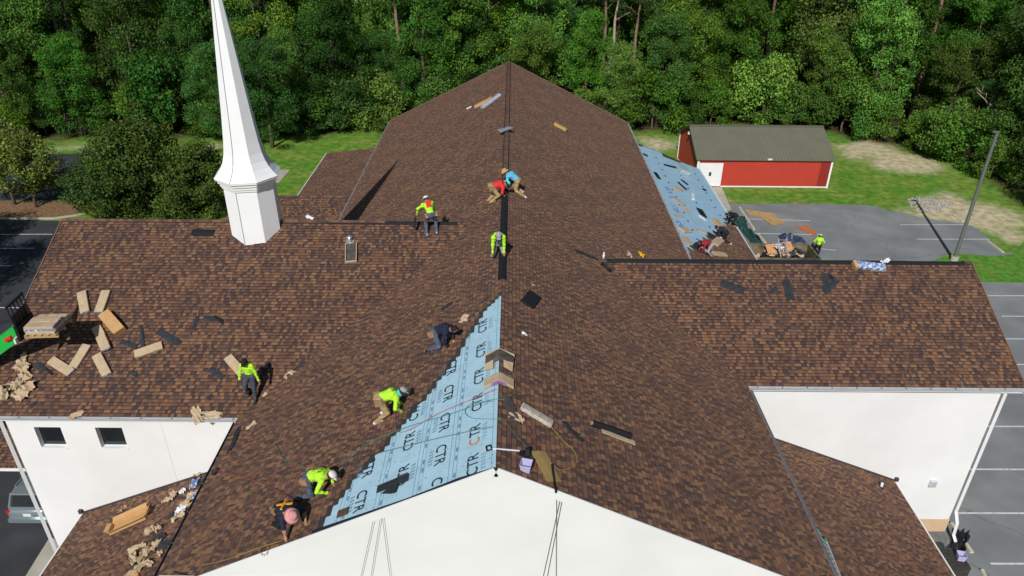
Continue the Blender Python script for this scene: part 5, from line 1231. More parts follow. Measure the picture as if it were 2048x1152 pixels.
# roll and bottle at the valley
A, B = Vector((4.147, 27.625, 10.967)), Vector((4.539, 27.360, 10.703))
rl = MB().tube([A, A.lerp(B, .5)+UPZ*.05, B], [.07, .06, .08], 10).single('felt_roll', M_black, 'bent black felt roll at the left end of the right ridge vent', 'roll', smooth=True)
p = Vector((4.330, 28.416, 10.757)); bt = MB().tube([p, p+UPZ*.2, p+UPZ*.26, p+UPZ*.34], [.06, .06, .03, .028], 10).single('white_bottle', M_plastic_w, 'white plastic bottle beside the bent felt roll', 'bottle', smooth=True)
# crumpled paper
def crumple(c, n, sx, sy, amp, seed, material, label, cat='paper', group='torn wrapping paper left on the roof', name='crumpled_paper', rot=None):
    rr = random.Random(seed); n = Vector(n).normalized(); a = rot if rot is not None else rr.uniform(0, 6.28); x = Vector((math.cos(a), math.sin(a), 0)); x = (x-n*x.dot(n)).normalized(); y = n.cross(x); c = Vector(c); m = MB(); N_ = 7; sx *= 1.3; sy *= 1.15; amp *= .75
    ph = [rr.uniform(0, 6.28) for _ in range(4)]; g = []
    for i in range(N_+1):
        for j in range(N_+1):
            u, v = i/N_-.5, j/N_-.5; e = 1.12-.5*rr.random() if (i in (0, N_) or j in (0, N_)) else 1
            z = amp*(.35+.3*math.sin(7*u+ph[0]+3*v)+.3*math.sin(11*v+ph[1]-4*u)+.75*rr.random()-.2)
            g.append(c+x*(u*sx*e+rr.uniform(-.03, .03)*sx)+y*(v*sy*e+rr.uniform(-.03, .03)*sy)+n*(max(z, 0)+.03))
    m.add(g, [(i*(N_+1)+j, (i+1)*(N_+1)+j, (i+1)*(N_+1)+j+1, i*(N_+1)+j+1) for i in range(N_) for j in range(N_) if not (i in (0, N_-1) and j in (0, N_-1))])
    return m.single(name, material, label, cat, group)
PG = 'crumpled brown wrapping paper of the heap at the left edge'
for i, q in enumerate(((-17.913, 22.369, 9.092), (-17.684, 22.051, 8.934), (-17.816, 21.754, 8.787), (-17.394, 21.629, 8.725), (-17.555, 21.319, 8.572), (-18.153, 21.351, 8.587))):
    crumple(q, n_W, .5, .42, .2, 40+i, M_kraft, PG, group='paper heap at the left edge')
crumple((-17.999, 22.616, 9.214), n_W, .2, .55, .12, 50, M_kraft, 'upright twist of brown paper on top of the paper heap', rot=.1)
crumple((-17.855, 21.717, 8.769), n_W, .4, .12, .06, 51, M_label, 'blue printed paper strip in the heap at the left edge')
crumple((-7.851, 22.126, 8.971), n_W, .32, .42, .1, 52, M_kraft, 'torn tan paper on the dark strip right of the walking roofer')
crumple((-8.007, 21.791, 8.805), n_W, .14, .22, .06, 53, M_kraft, 'small torn paper below the torn strip by the walking roofer')
crumple((-8.665, 21.421, 8.622), n_W, .12, .2, .04, 54, M_kraft, 'tiny curled tan scrap below right of the walking roofer')
crumple((-15.235, 20.645, 8.238), n_W, .5, .2, .1, 55, M_kraft, 'brown paper scrap caught on the left gutter')
for i, q in enumerate(((-10.925, 20.659, 8.245), (-10.391, 20.680, 8.256))): crumple(q, n_W, .6, .3, .08, 60+i, M_kraft, 'torn brown paper hanging over the gutter by the valley', group='paper hanging over the gutter')
crumple((-13.706, 22.156, 8.986), n_W, .3, .15, .05, 62, M_charcoal, 'dark curled scrap in the middle of the left wing', 'scrap'); crumple((-1.212, 20.804, 12.300), n_ML, .3, .4, .1, 63, M_kraft, 'torn tan paper beside the navy roofer')
crumple((-2.740, 17.700, 11.544), n_ML, .18, .26, .1, 64, M_kraft, 'torn tan paper beside the roofer with the teal scarf'); crumple((0.728, 19.570, 12.540), n_MR, .18, .1, .05, 65, M_plastic_w, 'tiny white scrap right of the ridge', 'scrap')
crumple((1.110, 23.086, 12.350), n_MR, .14, .08, .04, 66, M_kraft, 'tiny tan scrap above the square black stack', 'scrap'); crumple((16.399, 28.096, 10.878), n_W, .4, .18, .14, 67, M_plastic_w, 'white rag on the right ridge vent', 'rag')
crumple((5.730, 30.103, 10.064), n_MR, .4, .25, .1, 68, M_kraft, 'tan paper beside yellow gloves behind the right ridge vent'); crumple((6.397, 30.822, 9.733), n_MR, .35, .3, .14, 69, mat('yellow_glove', (.75, .42, .02), .8), 'yellow work gloves behind the right ridge vent', 'gloves')
crumple((-8.375, 28.934, 12.341), n_W, .35, .12, .1, 70, M_plastic_w, 'pale rag behind the left ridge caps', 'rag'); crumple((0.455, 15.236, 12.675), n_MR, .3, .35, .1, 71, M_kraft, 'torn tan paper below the opened bundle right of the ridge')
# rubbish on the left front lower roof
LB = 'litter on the left lower roof below the main gutter'
for i, (q, sx, sy, mt_) in enumerate((((-12.368, 20.210, 4.680), .5, .35, 0), ((-12.584, 20.090, 4.593), .35, .25, 0), ((-12.029, 20.334, 4.817), .2, .35, 1), ((-11.605, 20.555, 4.989), .3, .6, 2), ((-11.668, 21.115, 4.963), .25, .4, 0), ((-11.514, 19.751, 5.025), .6, .5, 0), ((-11.245, 19.352, 5.134), .35, .4, 3), ((-11.622, 19.301, 4.981), .5, .5, 1), ((-11.335, 19.806, 5.098), .3, .3, 2),
        ((-11.554, 18.916, 5.009), .5, .4, 0), ((-11.854, 19.147, 4.888), .3, .5, 4), ((-12.595, 18.595, 4.589), .35, .5, 0), ((-12.279, 18.597, 4.716), .5, .3, 0), ((-11.956, 18.074, 4.847), .5, .5, 4), ((-12.723, 17.854, 4.537), .6, .35, 0), ((-12.222, 17.425, 4.739), .8, .3, 0), ((-12.579, 17.374, 4.595), .7, .3, 0), ((-11.930, 17.691, 4.857), .5, .3, 0), ((-11.503, 17.182, 5.030), .35, .25, 0), ((-11.780, 16.900, 4.918), .5, .25, 0),
        ((-12.192, 16.789, 4.751), .7, .5, 0), ((-12.257, 16.548, 4.725), .6, .5, 5), ((-14.529, 20.400, 3.807), .3, .1, 0), ((-11.581, 17.679, 4.998), .6, .4, 4), ((-11.347, 20.582, 5.093), .2, .5, 4))):
    m_ = (M_kraft, M_plastic_w, M_label, M_kraft2, M_charcoal, M_kraft2)[mt_]
    crumple(q, n_SL, sx*.85, sy*.85, .16 if mt_ != 4 else .06, 80+i, m_, ('torn brown paper, part of the litter on the left lower roof', 'white film scrap in the litter on the left lower roof', 'blue printed wrapper in the litter on the left lower roof', 'brown card scrap in the litter on the left lower roof', 'dark felt scrap in the litter on the left lower roof', 'brown card piece at the bottom of the left lower roof litter')[mt_], 'litter', LB)
crumple((-9.057, 19.194, 8.417), n_ML, .2, 1.2, .06, 120, M_charcoal, 'long dark strip along the valley below the left wing', 'scrap'); crumple((-8.545, 19.602, 8.670), n_ML, .35, .2, .08, 121, M_kraft, 'torn paper in the valley right of the left wing wall'); crumple((-9.182, 17.695, 8.355), n_ML, .2, .3, .06, 122, M_charcoal, 'dark scrap on the main gutter edge above the litter', 'scrap')
# open cardboard box on the left lower roof
c, x, y, n, L = frame((-14.479, 19.340, 3.827), (-13.155, 19.632, 4.362), n_SL)
bxo = thing('open_carton', 'long open brown carton with raised flaps on the left lower roof', 'carton', c)
w, hh = .26, .16
MB().obox(c+n*.04, x*L/2, y*w, n*.01).build('base', M_kraft2, bxo)
for s_ in (-1, 1):
    MB().obox(c+y*s_*w+n*(.04+hh/2), x*L/2, y*.008, n*hh/2).build('side', M_kraft2, bxo)
    MB().obox(c+x*s_*L/2+n*(.04+hh/2), x*.008, y*w, n*hh/2).build('side', M_kraft2, bxo)
    MB().obox(c+y*s_*(w+.08)+n*(.04+hh+.03), x*L/2*.96, (y*s_*.09+n*.05), n*.004+y*.001).build('flap', M_kraft2, bxo)
    MB().obox(c+x*s_*(L/2+.07)+n*(.04+hh+.02), (x*s_*.08+n*.04), y*w*.9, n*.004).build('flap', M_kraft2, bxo)

# ------------------------------------------------------------------ tools, hoses, buckets
def bucket(p, label, name='bucket', r=.15, h=.3, k=16):
    p = Vector(p); m = mat('lilac_plastic', (.46, .44, .68), .45, var=.06); b = MB()
    def ring(rr, z): return [p+Vector((math.cos(6.2832*(i+.35)/k)*rr, math.sin(6.2832*(i+.35)/k)*rr, z)) for i in range(k)]
    b.rings([ring(r*.8, 0), ring(r, h), ring(r*1.06, h), ring(r*1.06, h-.02), ring(r*.96, h-.01), ring(r*.76, .03)], cap=False)
    b.add(ring(r*.78, .03), [list(range(k))]); b.add(ring(r*.8, 0), [list(range(k))[::-1]])
    return b.single(name, m, label, 'bucket', smooth=False)
bucket((0.725, 13.464, 12.541), 'square lilac bucket right of the gable peak', r=.19, h=.24, k=4)
bucket((18.672, 20.635, 1.150), 'lilac bucket on the dark bin beside the right wing', r=.22, h=.3, k=4)
p0 = Vector((-0.103, 13.793, 12.929)); p1 = Vector((0.642, 13.987, 12.682))
MB().tube([p0, p1], .022, 8).single('pole_tool', M_plastic_w, 'white tool pole lying across the ridge near the gable peak', 'tool')
MB().tube([Vector((-0.271, 13.992, 12.816)), Vector((-0.169, 13.957, 12.896)), Vector((-0.115, 13.781, 12.923)), Vector((-0.240, 13.811, 12.831)), Vector((-0.271, 13.992, 12.816))], .02, 6).single('hose_coil', M_black, 'small black hose loop on the underlayment edge near the peak', 'hose')
p = Vector((0.705, 13.935, 12.631)); ng = MB().obox(p, (.14, .03, -.05), (.01, .05, 0), (0, 0, .06)); ng.obox(p+Vector((.06, 0, .08)), (.05, 0, 0), (0, .04, 0), (0, .03, .08)); ng.single('nail_gun', M_black, 'black nail gun lying beside the lilac bucket', 'nail gun')
def hose(pts, label, colr, name='air_hose', r=.012):
    pts = [Vector(p) for p in pts]; sm = []
    for i in range(len(pts)-1):
        a, b, c, d = pts[max(i-1, 0)], pts[i], pts[i+1], pts[min(i+2, len(pts)-1)]
        for t in (0, .2, .4, .6, .8): sm.append(.5*((2*b)+(c-a)*t+(2*a-5*b+4*c-d)*t*t+(3*b-a-3*c+d)*t**3))
    sm.append(pts[-1])
    return MB().tube(sm, r*.75, 5).single(name, mat('hose_%s' % label.split()[0], tuple(x_*.7+.03 for x_ in colr), .6, var=.1), label, 'hose')
l_ = .045
hose([(-0.070, 16.206, 12.925), (-0.793, 16.188, 12.552), (-1.640, 16.153, 12.133), (-2.770, 15.949, 11.574), (-3.091, 17.135, 11.420)], 'pink hose running across the underlayment to the teal scarf roofer', (.55, .16, .25))
hose([(0.156, 15.776, 12.883), (-0.225, 15.815, 12.849), (-1.336, 15.905, 12.284), (-2.496, 16.070, 11.710), (-3.667, 16.028, 11.130), (-4.317, 15.552, 10.808)], 'green hose running across the underlayment towards the lower roofers', (.03, .30, .22))
hose([(0.101, 14.946, 12.910), (-0.134, 14.976, 12.884), (-0.680, 15.345, 12.608), (-0.906, 15.733, 12.496), (-0.755, 15.987, 12.572), (-0.155, 15.741, 12.873)], 'teal hose loop on the underlayment left of the ridge', (.03, .32, .30))
hose([(0.131, 14.685, 12.895), (-0.454, 14.768, 12.720), (-1.818, 15.103, 12.045), (-3.264, 15.394, 11.330)], 'dark green hose lying low across the lettered sheets', (.03, .18, .13))
hose([(1.409, 15.509, 12.252), (1.732, 15.094, 12.088), (2.052, 14.785, 11.929), (2.016, 14.292, 11.947), (1.597, 13.884, 12.155), (1.447, 13.977, 12.234)], 'yellow hose looping right of the ochre cardboard', (.42, .30, .05))
hose([(0.219, 14.890, 12.842), (0.647, 14.369, 12.625), (1.152, 13.998, 12.380), (1.402, 13.852, 12.266)], 'olive hose running from the packs to the ochre cardboard', (.08, .14, .07))
hose([(0.482, 15.987, 12.721), (0.787, 15.133, 12.560), (0.977, 14.656, 12.462), (1.071, 14.311, 12.430)], 'red hose hanging from the opened bundle towards the bucket', (.32, .03, .04))
hose([(1.322, 21.673, 12.291), (2.196, 21.567, 11.858), (2.887, 21.308, 11.516), (3.345, 20.575, 11.289)], 'ochre rope faint on the right slope below the square black stack', (.24, .15, .06))
hose([(-9.338, 17.796, 8.323), (-8.061, 16.963, 8.955), (-7.124, 16.172, 9.419), (-6.135, 15.284, 9.908), (-5.406, 14.464, 10.269)], 'red safety rope running to the harnessed roofer', (.38, .05, .03))
hose([(-6.991, 17.637, 9.485), (-6.647, 16.997, 9.655), (-6.091, 16.485, 9.930), (-5.611, 16.007, 10.183)], 'dark line running to the roofer in white cap', (.05, .04, .03))
hose([(-7.834, 17.289, 9.067), (-7.439, 17.649, 9.262), (-6.991, 17.637, 9.485), (-7.673, 18.370, 9.147), (-8.229, 18.435, 8.872)], 'brown line looped on the lower left slope', (.16, .09, .05))
hose([(-7.919, 13.491, 9.025), (-7.204, 13.362, 9.379), (-6.191, 13.348, 9.880), (-5.582, 13.296, 10.187)], 'yellow rope near the left gable edge below the pink hat', (.40, .28, .06))
hose([(-6.005, 12.996, 9.972), (-6.172, 13.291, 9.890), (-6.088, 13.469, 9.931), (-5.879, 13.167, 10.035), (-5.957, 12.975, 9.996)], 'tan rope loop hanging at the left gable edge', (.33, .23, .08))
for i, (a, b, lab) in enumerate((((-3.035, 13.120, 11.333), (-3.582, 13.120, 9.091), 'left'), ((-2.870, 13.120, 11.369), (-3.318, 13.120, 9.094), 'middle'), ((-2.848, 13.120, 11.335), (-2.815, 13.120, 9.099), 'right'))):
    hose([a, Vector(a).lerp(Vector(b), .5), b, Vector(b)+(Vector(b)-Vector(a))*.6], '%s one of three thin ropes hanging on the front gable below the underlayment' % lab, (.10, .10, .09), 'hanging_rope', .008)
for a, b, lab in (((1.575, 13.120, 11.976), (1.247, 13.120, 9.279), 'leftmost'), ((1.615, 13.120, 11.892), (1.362, 13.120, 9.377), 'middle'), ((1.471, 13.120, 12.141), (1.566, 13.120, 9.186), 'straight')):
    hose([a, Vector(a).lerp(Vector(b), .5), b, Vector(b)+(Vector(b)-Vector(a))*.6], '%s rope of the bunch hanging on the front gable right of the peak' % lab, (.07, .07, .07), 'hanging_rope', .009)
MB().beam((1.451, 13.029, 12.232), (1.391, 13.915, 12.291), .05, .05).single('rope_anchor', M_black, 'black rope anchor at the gable edge right of the peak', 'anchor')
# strip carried by the walking roofer, and strip hung from the bending one
slabthing('shingle_strip', (-9.251, 21.503, 9.413), (-9.198, 21.141, 8.834), (.3, -.9, .3), .12, .012, M_black, 'dark strip carried in the hand of the walking roofer', 'shingle strip', 'loose dark shingle strips', lift=0)
slabthing('shingle_strip', (-3.718, 28.200, 12.728), (-3.830, 28.212, 12.284), (.3, -.9, .3), .12, .012, M_black, 'dark strip held by the roofer with the red hood', 'shingle strip', 'loose dark shingle strips', lift=0)

# litter on the blue back roof
BLG = 'pieces lying on the blue back lower roof'
for i, (A, B, w, h, m_, lab) in enumerate((((13.162, 54.493, 5.441), (13.975, 54.632, 5.107), 1.5, .3, mat('pale_crate', (.33, .42, .44), .5), 'pale grey crate standing at the far end of the blue roof'), ((11.909, 49.238, 5.954), (12.450, 48.943, 5.732), .5, .06, M_kraft2, 'tan board upper left on the blue roof'),
        ((13.370, 49.519, 5.355), (13.091, 48.106, 5.470), .25, .05, M_plastic_w, 'white strip in the middle of the blue roof'), ((13.187, 46.590, 5.430), (13.237, 45.276, 5.410), .5, .03, M_black, 'black felt piece in the middle of the blue roof'), ((12.875, 45.098, 5.558), (13.216, 44.599, 5.419), .3, .05, M_plastic_w, 'white sheet beside the black felt on the blue roof'),
        ((12.556, 50.926, 5.689), (12.946, 49.850, 5.529), .2, .04, M_black, 'upper black strip on the blue roof'), ((12.996, 51.922, 5.509), (13.377, 51.305, 5.353), .2, .04, M_black, 'second black strip at the crate foot on the blue roof'), ((10.782, 50.919, 6.416), (10.890, 49.811, 6.372), .3, .05, M_black, 'black scrap near the main eave on the blue roof'),
        ((11.158, 48.439, 6.262), (11.324, 47.395, 6.194), .3, .04, M_label, 'printed wrapper left of the tan board'), ((10.921, 46.615, 6.359), (11.552, 46.723, 6.101), .25, .04, M_label, 'printed wrapper below the tan board'), ((11.371, 46.539, 6.175), (11.952, 45.894, 5.937), .5, .05, M_kraft, 'tan wrapper heap in the middle left of the blue roof'),
        ((10.938, 44.888, 6.353), (11.119, 43.903, 6.278), .35, .05, M_label, 'printed wrapper upper one of the left row'), ((11.860, 45.459, 5.974), (12.118, 44.703, 5.869), .3, .05, M_kraft, 'tan wrapper right of the printed row'), ((10.577, 43.060, 6.500), (11.377, 43.506, 6.172), .25, .04, M_kraft, 'tan strip below the wrapper heap'),
        ((10.674, 42.214, 6.461), (10.892, 41.211, 6.371), .35, .05, M_label, 'printed wrapper lower left on the blue roof'), ((10.657, 40.705, 6.468), (11.299, 41.286, 6.204), .5, .1, M_kraft, 'tan carton below the printed wrapper'), ((11.962, 42.036, 5.933), (12.588, 42.002, 5.676), .25, .05, M_kraft, 'tan strip beside the navy roofer'),
        ((10.730, 39.843, 6.438), (10.764, 38.843, 6.424), .5, .06, M_kraft, 'tan wrapper nearest the main eave end'), ((12.762, 40.565, 5.605), (13.511, 41.934, 5.297), .55, .1, M_kraft, 'wrapped bundle between the navy and red roofers'), ((12.247, 38.900, 5.816), (13.196, 39.491, 5.427), .4, .1, M_kraft, 'wrapped bundle at the ridge end of the back lower roof'),
        ((14.010, 45.509, 5.093), (14.243, 44.745, 4.997), .5, .1, M_kraft2, 'brown pack before the black topped roofer'), ((12.670, 41.927, 5.642), (13.212, 41.818, 5.420), .9, .04, M_charcoal, 'dark stack before the navy roofer'), ((11.039, 38.412, 6.311), (11.942, 39.858, 5.941), .8, .04, M_charcoal, 'dark stack before the red shirted roofer'),
        ((14.701, 51.903, 4.810), (14.945, 51.755, 4.710), .3, .04, M_black, 'small black scrap right of the white strip'), ((12.072, 54.137, 5.887), (13.540, 54.926, 5.286), .25, .05, M_black, 'black strip along the far edge of the blue roof'), ((10.432, 54.723, 6.560), (10.817, 54.603, 6.402), .3, .05, M_black, 'black scrap at the far corner of the blue roof'))):
    slabthing('roof_litter', A, B, n_SR, w, h, m_, lab, 'roof litter', BLG, lift=.02, seed=200+i)
# ------------------------------------------------------------------ dumpster and things in the car park
dx0, dx1, dy0, dy1, dh = 16.2, 22.2, 46.25, 48.65, 1.8
dm = thing('dumpster', 'open steel roll-off dumpster full of torn roofing behind the right wing', 'dumpster', ((dx0+dx1)/2, (dy0+dy1)/2, 0))
M_dump = mat('rusty_dumpster', (.20, .16, .10), .7, var=.35, scale=3, col2=(.05, .05, .04), thr=(.55, 1.5, .1))
for nm, q in (('side', (dx0, dx1, dy0, dy0+.08, .25, dh)), ('side', (dx0, dx1, dy1-.08, dy1, .25, dh)), ('end', (dx0, dx0+.08, dy0+.081, dy1-.081, .25, dh)), ('end', (dx1-.08, dx1, dy0+.081, dy1-.081, .25, dh)), ('floor', (dx0, dx1, dy0, dy1, .12, .249))): MB().box(*q).build(nm, M_dump, dm)
x = dx0+.4
while x < dx1-.2:
    MB().box(x, x+.1, dy1+.001, dy1+.07, .25, dh-.05).build('rib', M_dump, dm); MB().box(x, x+.1, dy0-.07, dy0-.001, .25, dh-.05).build('rib', M_dump, dm); x += .75
for q in ((dx0-.03, dx1+.03, dy0-.04, dy0+.1, dh+.001, dh+.06), (dx0-.03, dx1+.03, dy1-.1, dy1+.04, dh+.001, dh+.06), (dx1-.1, dx1+.03, dy0+.101, dy1-.101, dh+.001, dh+.06), (dx0-.03, dx0+.1, dy0+.101, dy1-.101, dh+.001, dh+.06)): MB().box(*q).build('rim', M_dump, dm)
rr = random.Random(5)
for i in range(46):
    x, y = rr.uniform(dx0+.4, dx1-.9), rr.uniform(dy0+.4, dy1-.4); z = 1.15+.35*math.sin(x*1.3)+rr.uniform(-.1, .35)
    mt_ = rr.choice((M_kraft, M_charcoal, M_charcoal, M_black, M_kraft, M_kraft2)); nn = Vector((rr.uniform(-.5, .5), rr.uniform(-.7, .2), 1))
    crumple((x, y, z), nn, rr.uniform(.5, .9), rr.uniform(.3, .6), .22, 300+i, mt_, 'torn roofing scrap heaped in the dumpster', 'roofing scrap', 'scrap heaped in the dumpster', 'roofing_scrap')
slabthing('plywood_sheet', (18.9, 47.9, 1.75), (20.8, 48.2, 1.85), (0, -.6, .8), .8, .02, mat('orange_board', (.52, .26, .13), .7, var=.12), 'orange brown board on top of the dumpster scrap', 'board', lift=.0)
crumple((19.7, 47.7, 2.0), (0, -.5, 1), .6, .4, .15, 380, M_plastic_w, 'white film on the orange board in the dumpster', 'film')
MB().box(dx0+.1, dx1-.1, dy0+.1, dy1-.1, .26, .95).build('fill', M_charcoal, dm)
def ladder(name, a0, a1, b0, b1, rungs, label, ends=None):
    a0, a1, b0, b1 = map(Vector, (a0, a1, b0, b1)); o = thing(name, label, 'ladder', a0)
    for p, q in ((a0, b0), (a1, b1)):
        MB().beam(p, q, .05, .09, up=(a1-a0).cross(b0-a0)).build('rail', M_alu, o)
        if ends: d_ = (q-p).normalized(); MB().beam(q-d_*.02, q+d_*.14, .07, .11, up=(a1-a0).cross(b0-a0)).build('end_cap', ends, o)
    for i in range(rungs):
        t = (i+.5)/rungs; MB().beam(a0.lerp(b0, t), a1.lerp(b1, t), .045, .045).build('rung', M_alu, o)
    return o
ladder('step_ladder', (19.654, 46.600, 1.222), (20.155, 46.600, 1.226), (19.345, 47.400, 2.896), (19.959, 47.400, 2.862), 8, 'aluminium ladder standing up out of the dumpster')
def tarp(name, pts, z, material, label, seed, sub=9, amp=.12):
    rr = random.Random(seed); xs = [p[0] for p in pts]; ys = [p[1] for p in pts]; cx, cy = sum(xs)/len(xs), sum(ys)/len(ys); m = MB(); rings_ = []
    P = []
    n = len(pts); dense = []
    for i in range(n):
        a, b = Vector((pts[i][0], pts[i][1], 0)), Vector((pts[(i+1) % n][0], pts[(i+1) % n][1], 0))
        for t in range(4): dense.append(a.lerp(b, t/4)+Vector((rr.uniform(-.08, .08), rr.uniform(-.08, .08), 0)))
    for k in range(5):
        s_ = 1-k/5; rings_.append([Vector((cx+(p.x-cx)*s_, cy+(p.y-cy)*s_, z+(rr.uniform(0, amp) if k else .01))) for p in dense])
    m.rings(rings_, cap=False); m.add(rings_[-1], [list(range(len(dense)))])
    return m.single(name, material, label, 'tarp')
tarp('green_tarp', [(19.124, 56.860, -0.000), (20.092, 57.929, -0.000), (20.176, 57.296, -0.000), (19.653, 55.849, -0.000), (20.268, 52.967, -0.000), (20.157, 52.053, -0.000), (19.340, 51.681, -0.000), (19.092, 54.847, -0.000)], .03, mat('dark_green_net', (.018, .065, .058), .7, var=.35, scale=3, bump=.6, bscale=6), 'dark green tarp crumpled along the wall beside the wheel stops', 3, amp=.3)
tarp('blue_tarp', [(21.902, 53.839, -0.000), (22.769, 53.760, -0.000), (23.732, 52.569, -0.000), (23.335, 52.109, -0.000), (21.564, 52.258, -0.000)], .03, mat('navy_tarp', (.03, .045, .09), .45, var=.35, scale=3, bump=.6, bscale=6), 'navy blue tarp lying behind the dumpster', 4, amp=.6)
def board(pts, z, label, seed=0):
    MB().prism([(p[0], p[1], z) for p in pts], (0, 0, .018)).single('plywood_sheet', M_wood, label, 'plywood')
board([(20.667, 59.243, -0.000), (23.123, 58.416, -0.000), (22.735, 57.031, -0.000), (20.757, 58.155, -0.000)], .03, 'long plywood sheet lying across the parking line')
board([(21.621, 57.428, -0.000), (22.942, 57.559, -0.000), (23.430, 56.426, -0.000), (22.057, 55.793, -0.000)], .055, 'shorter plywood sheet overlapping the long one')
crumple((24.717, 55.048, -0.000), UPZ, 1.5, .9, .05, 400, mat('orange_dust', (.50, .15, .06), .9, var=.2), 'orange scrap spread on the asphalt left of the lot', 'scrap', None, 'orange_scrap')
slabthing('scrap_board', (17.374, 72.490, -0.000), (18.130, 71.895, 0.000), UPZ, 1.6, .05, M_wood, 'tan boards on the lawn behind the blue roof by the barn', 'boards', lift=.02)

# right lower roof: ladder, bin
M_green = mat('green_plastic', (.02, .32, .14), .5)
a0, a1, b0, b1 = Vector((10.652, 15.874, 5.567)), Vector((11.106, 16.028, 5.381)), Vector((11.061, 18.062, 5.400)), Vector((11.231, 17.730, 5.330))
ladder('extension_ladder', a0, a1, b0, b1, 9, 'aluminium ladder with green ends on the right lower roof', M_green)
tq = [(18.062, 21.241, 1.150), (18.881, 21.223, 1.150), (18.831, 20.289, 1.150), (18.031, 20.184, 1.150)]
tq = [Vector(p) for p in tq]
bn = thing('black_bin', 'dark slatted bin against the right wing corner', 'bin', ((tq[0]+tq[2])/2).to_tuple()[:2]+(0,))
M_bin = mat('dark_bin', (.045, .042, .035), .6, var=.25, scale=6)
x0_, x1_ = min(p.x for p in tq), max(p.x for p in tq); y0_, y1_ = min(p.y for p in tq), max(p.y for p in tq)
MB().box(x0_, x1_, y0_, y1_, .02, 1.05).build('body', M_bin, bn)
for i in range(7): MB().box(x0_-.03, x1_+.03, y0_+(y1_-y0_)*i/7+.01, y0_+(y1_-y0_)*(i+1)/7-.01, 1.06, 1.12).build('lid_slat', M_bin, bn)
crumple((19.840, 22.375, -0.000), UPZ, 1.3, .6, .35, 410, M_black, 'crumpled black plastic beside the downspout foot', 'plastic', None, 'black_plastic')

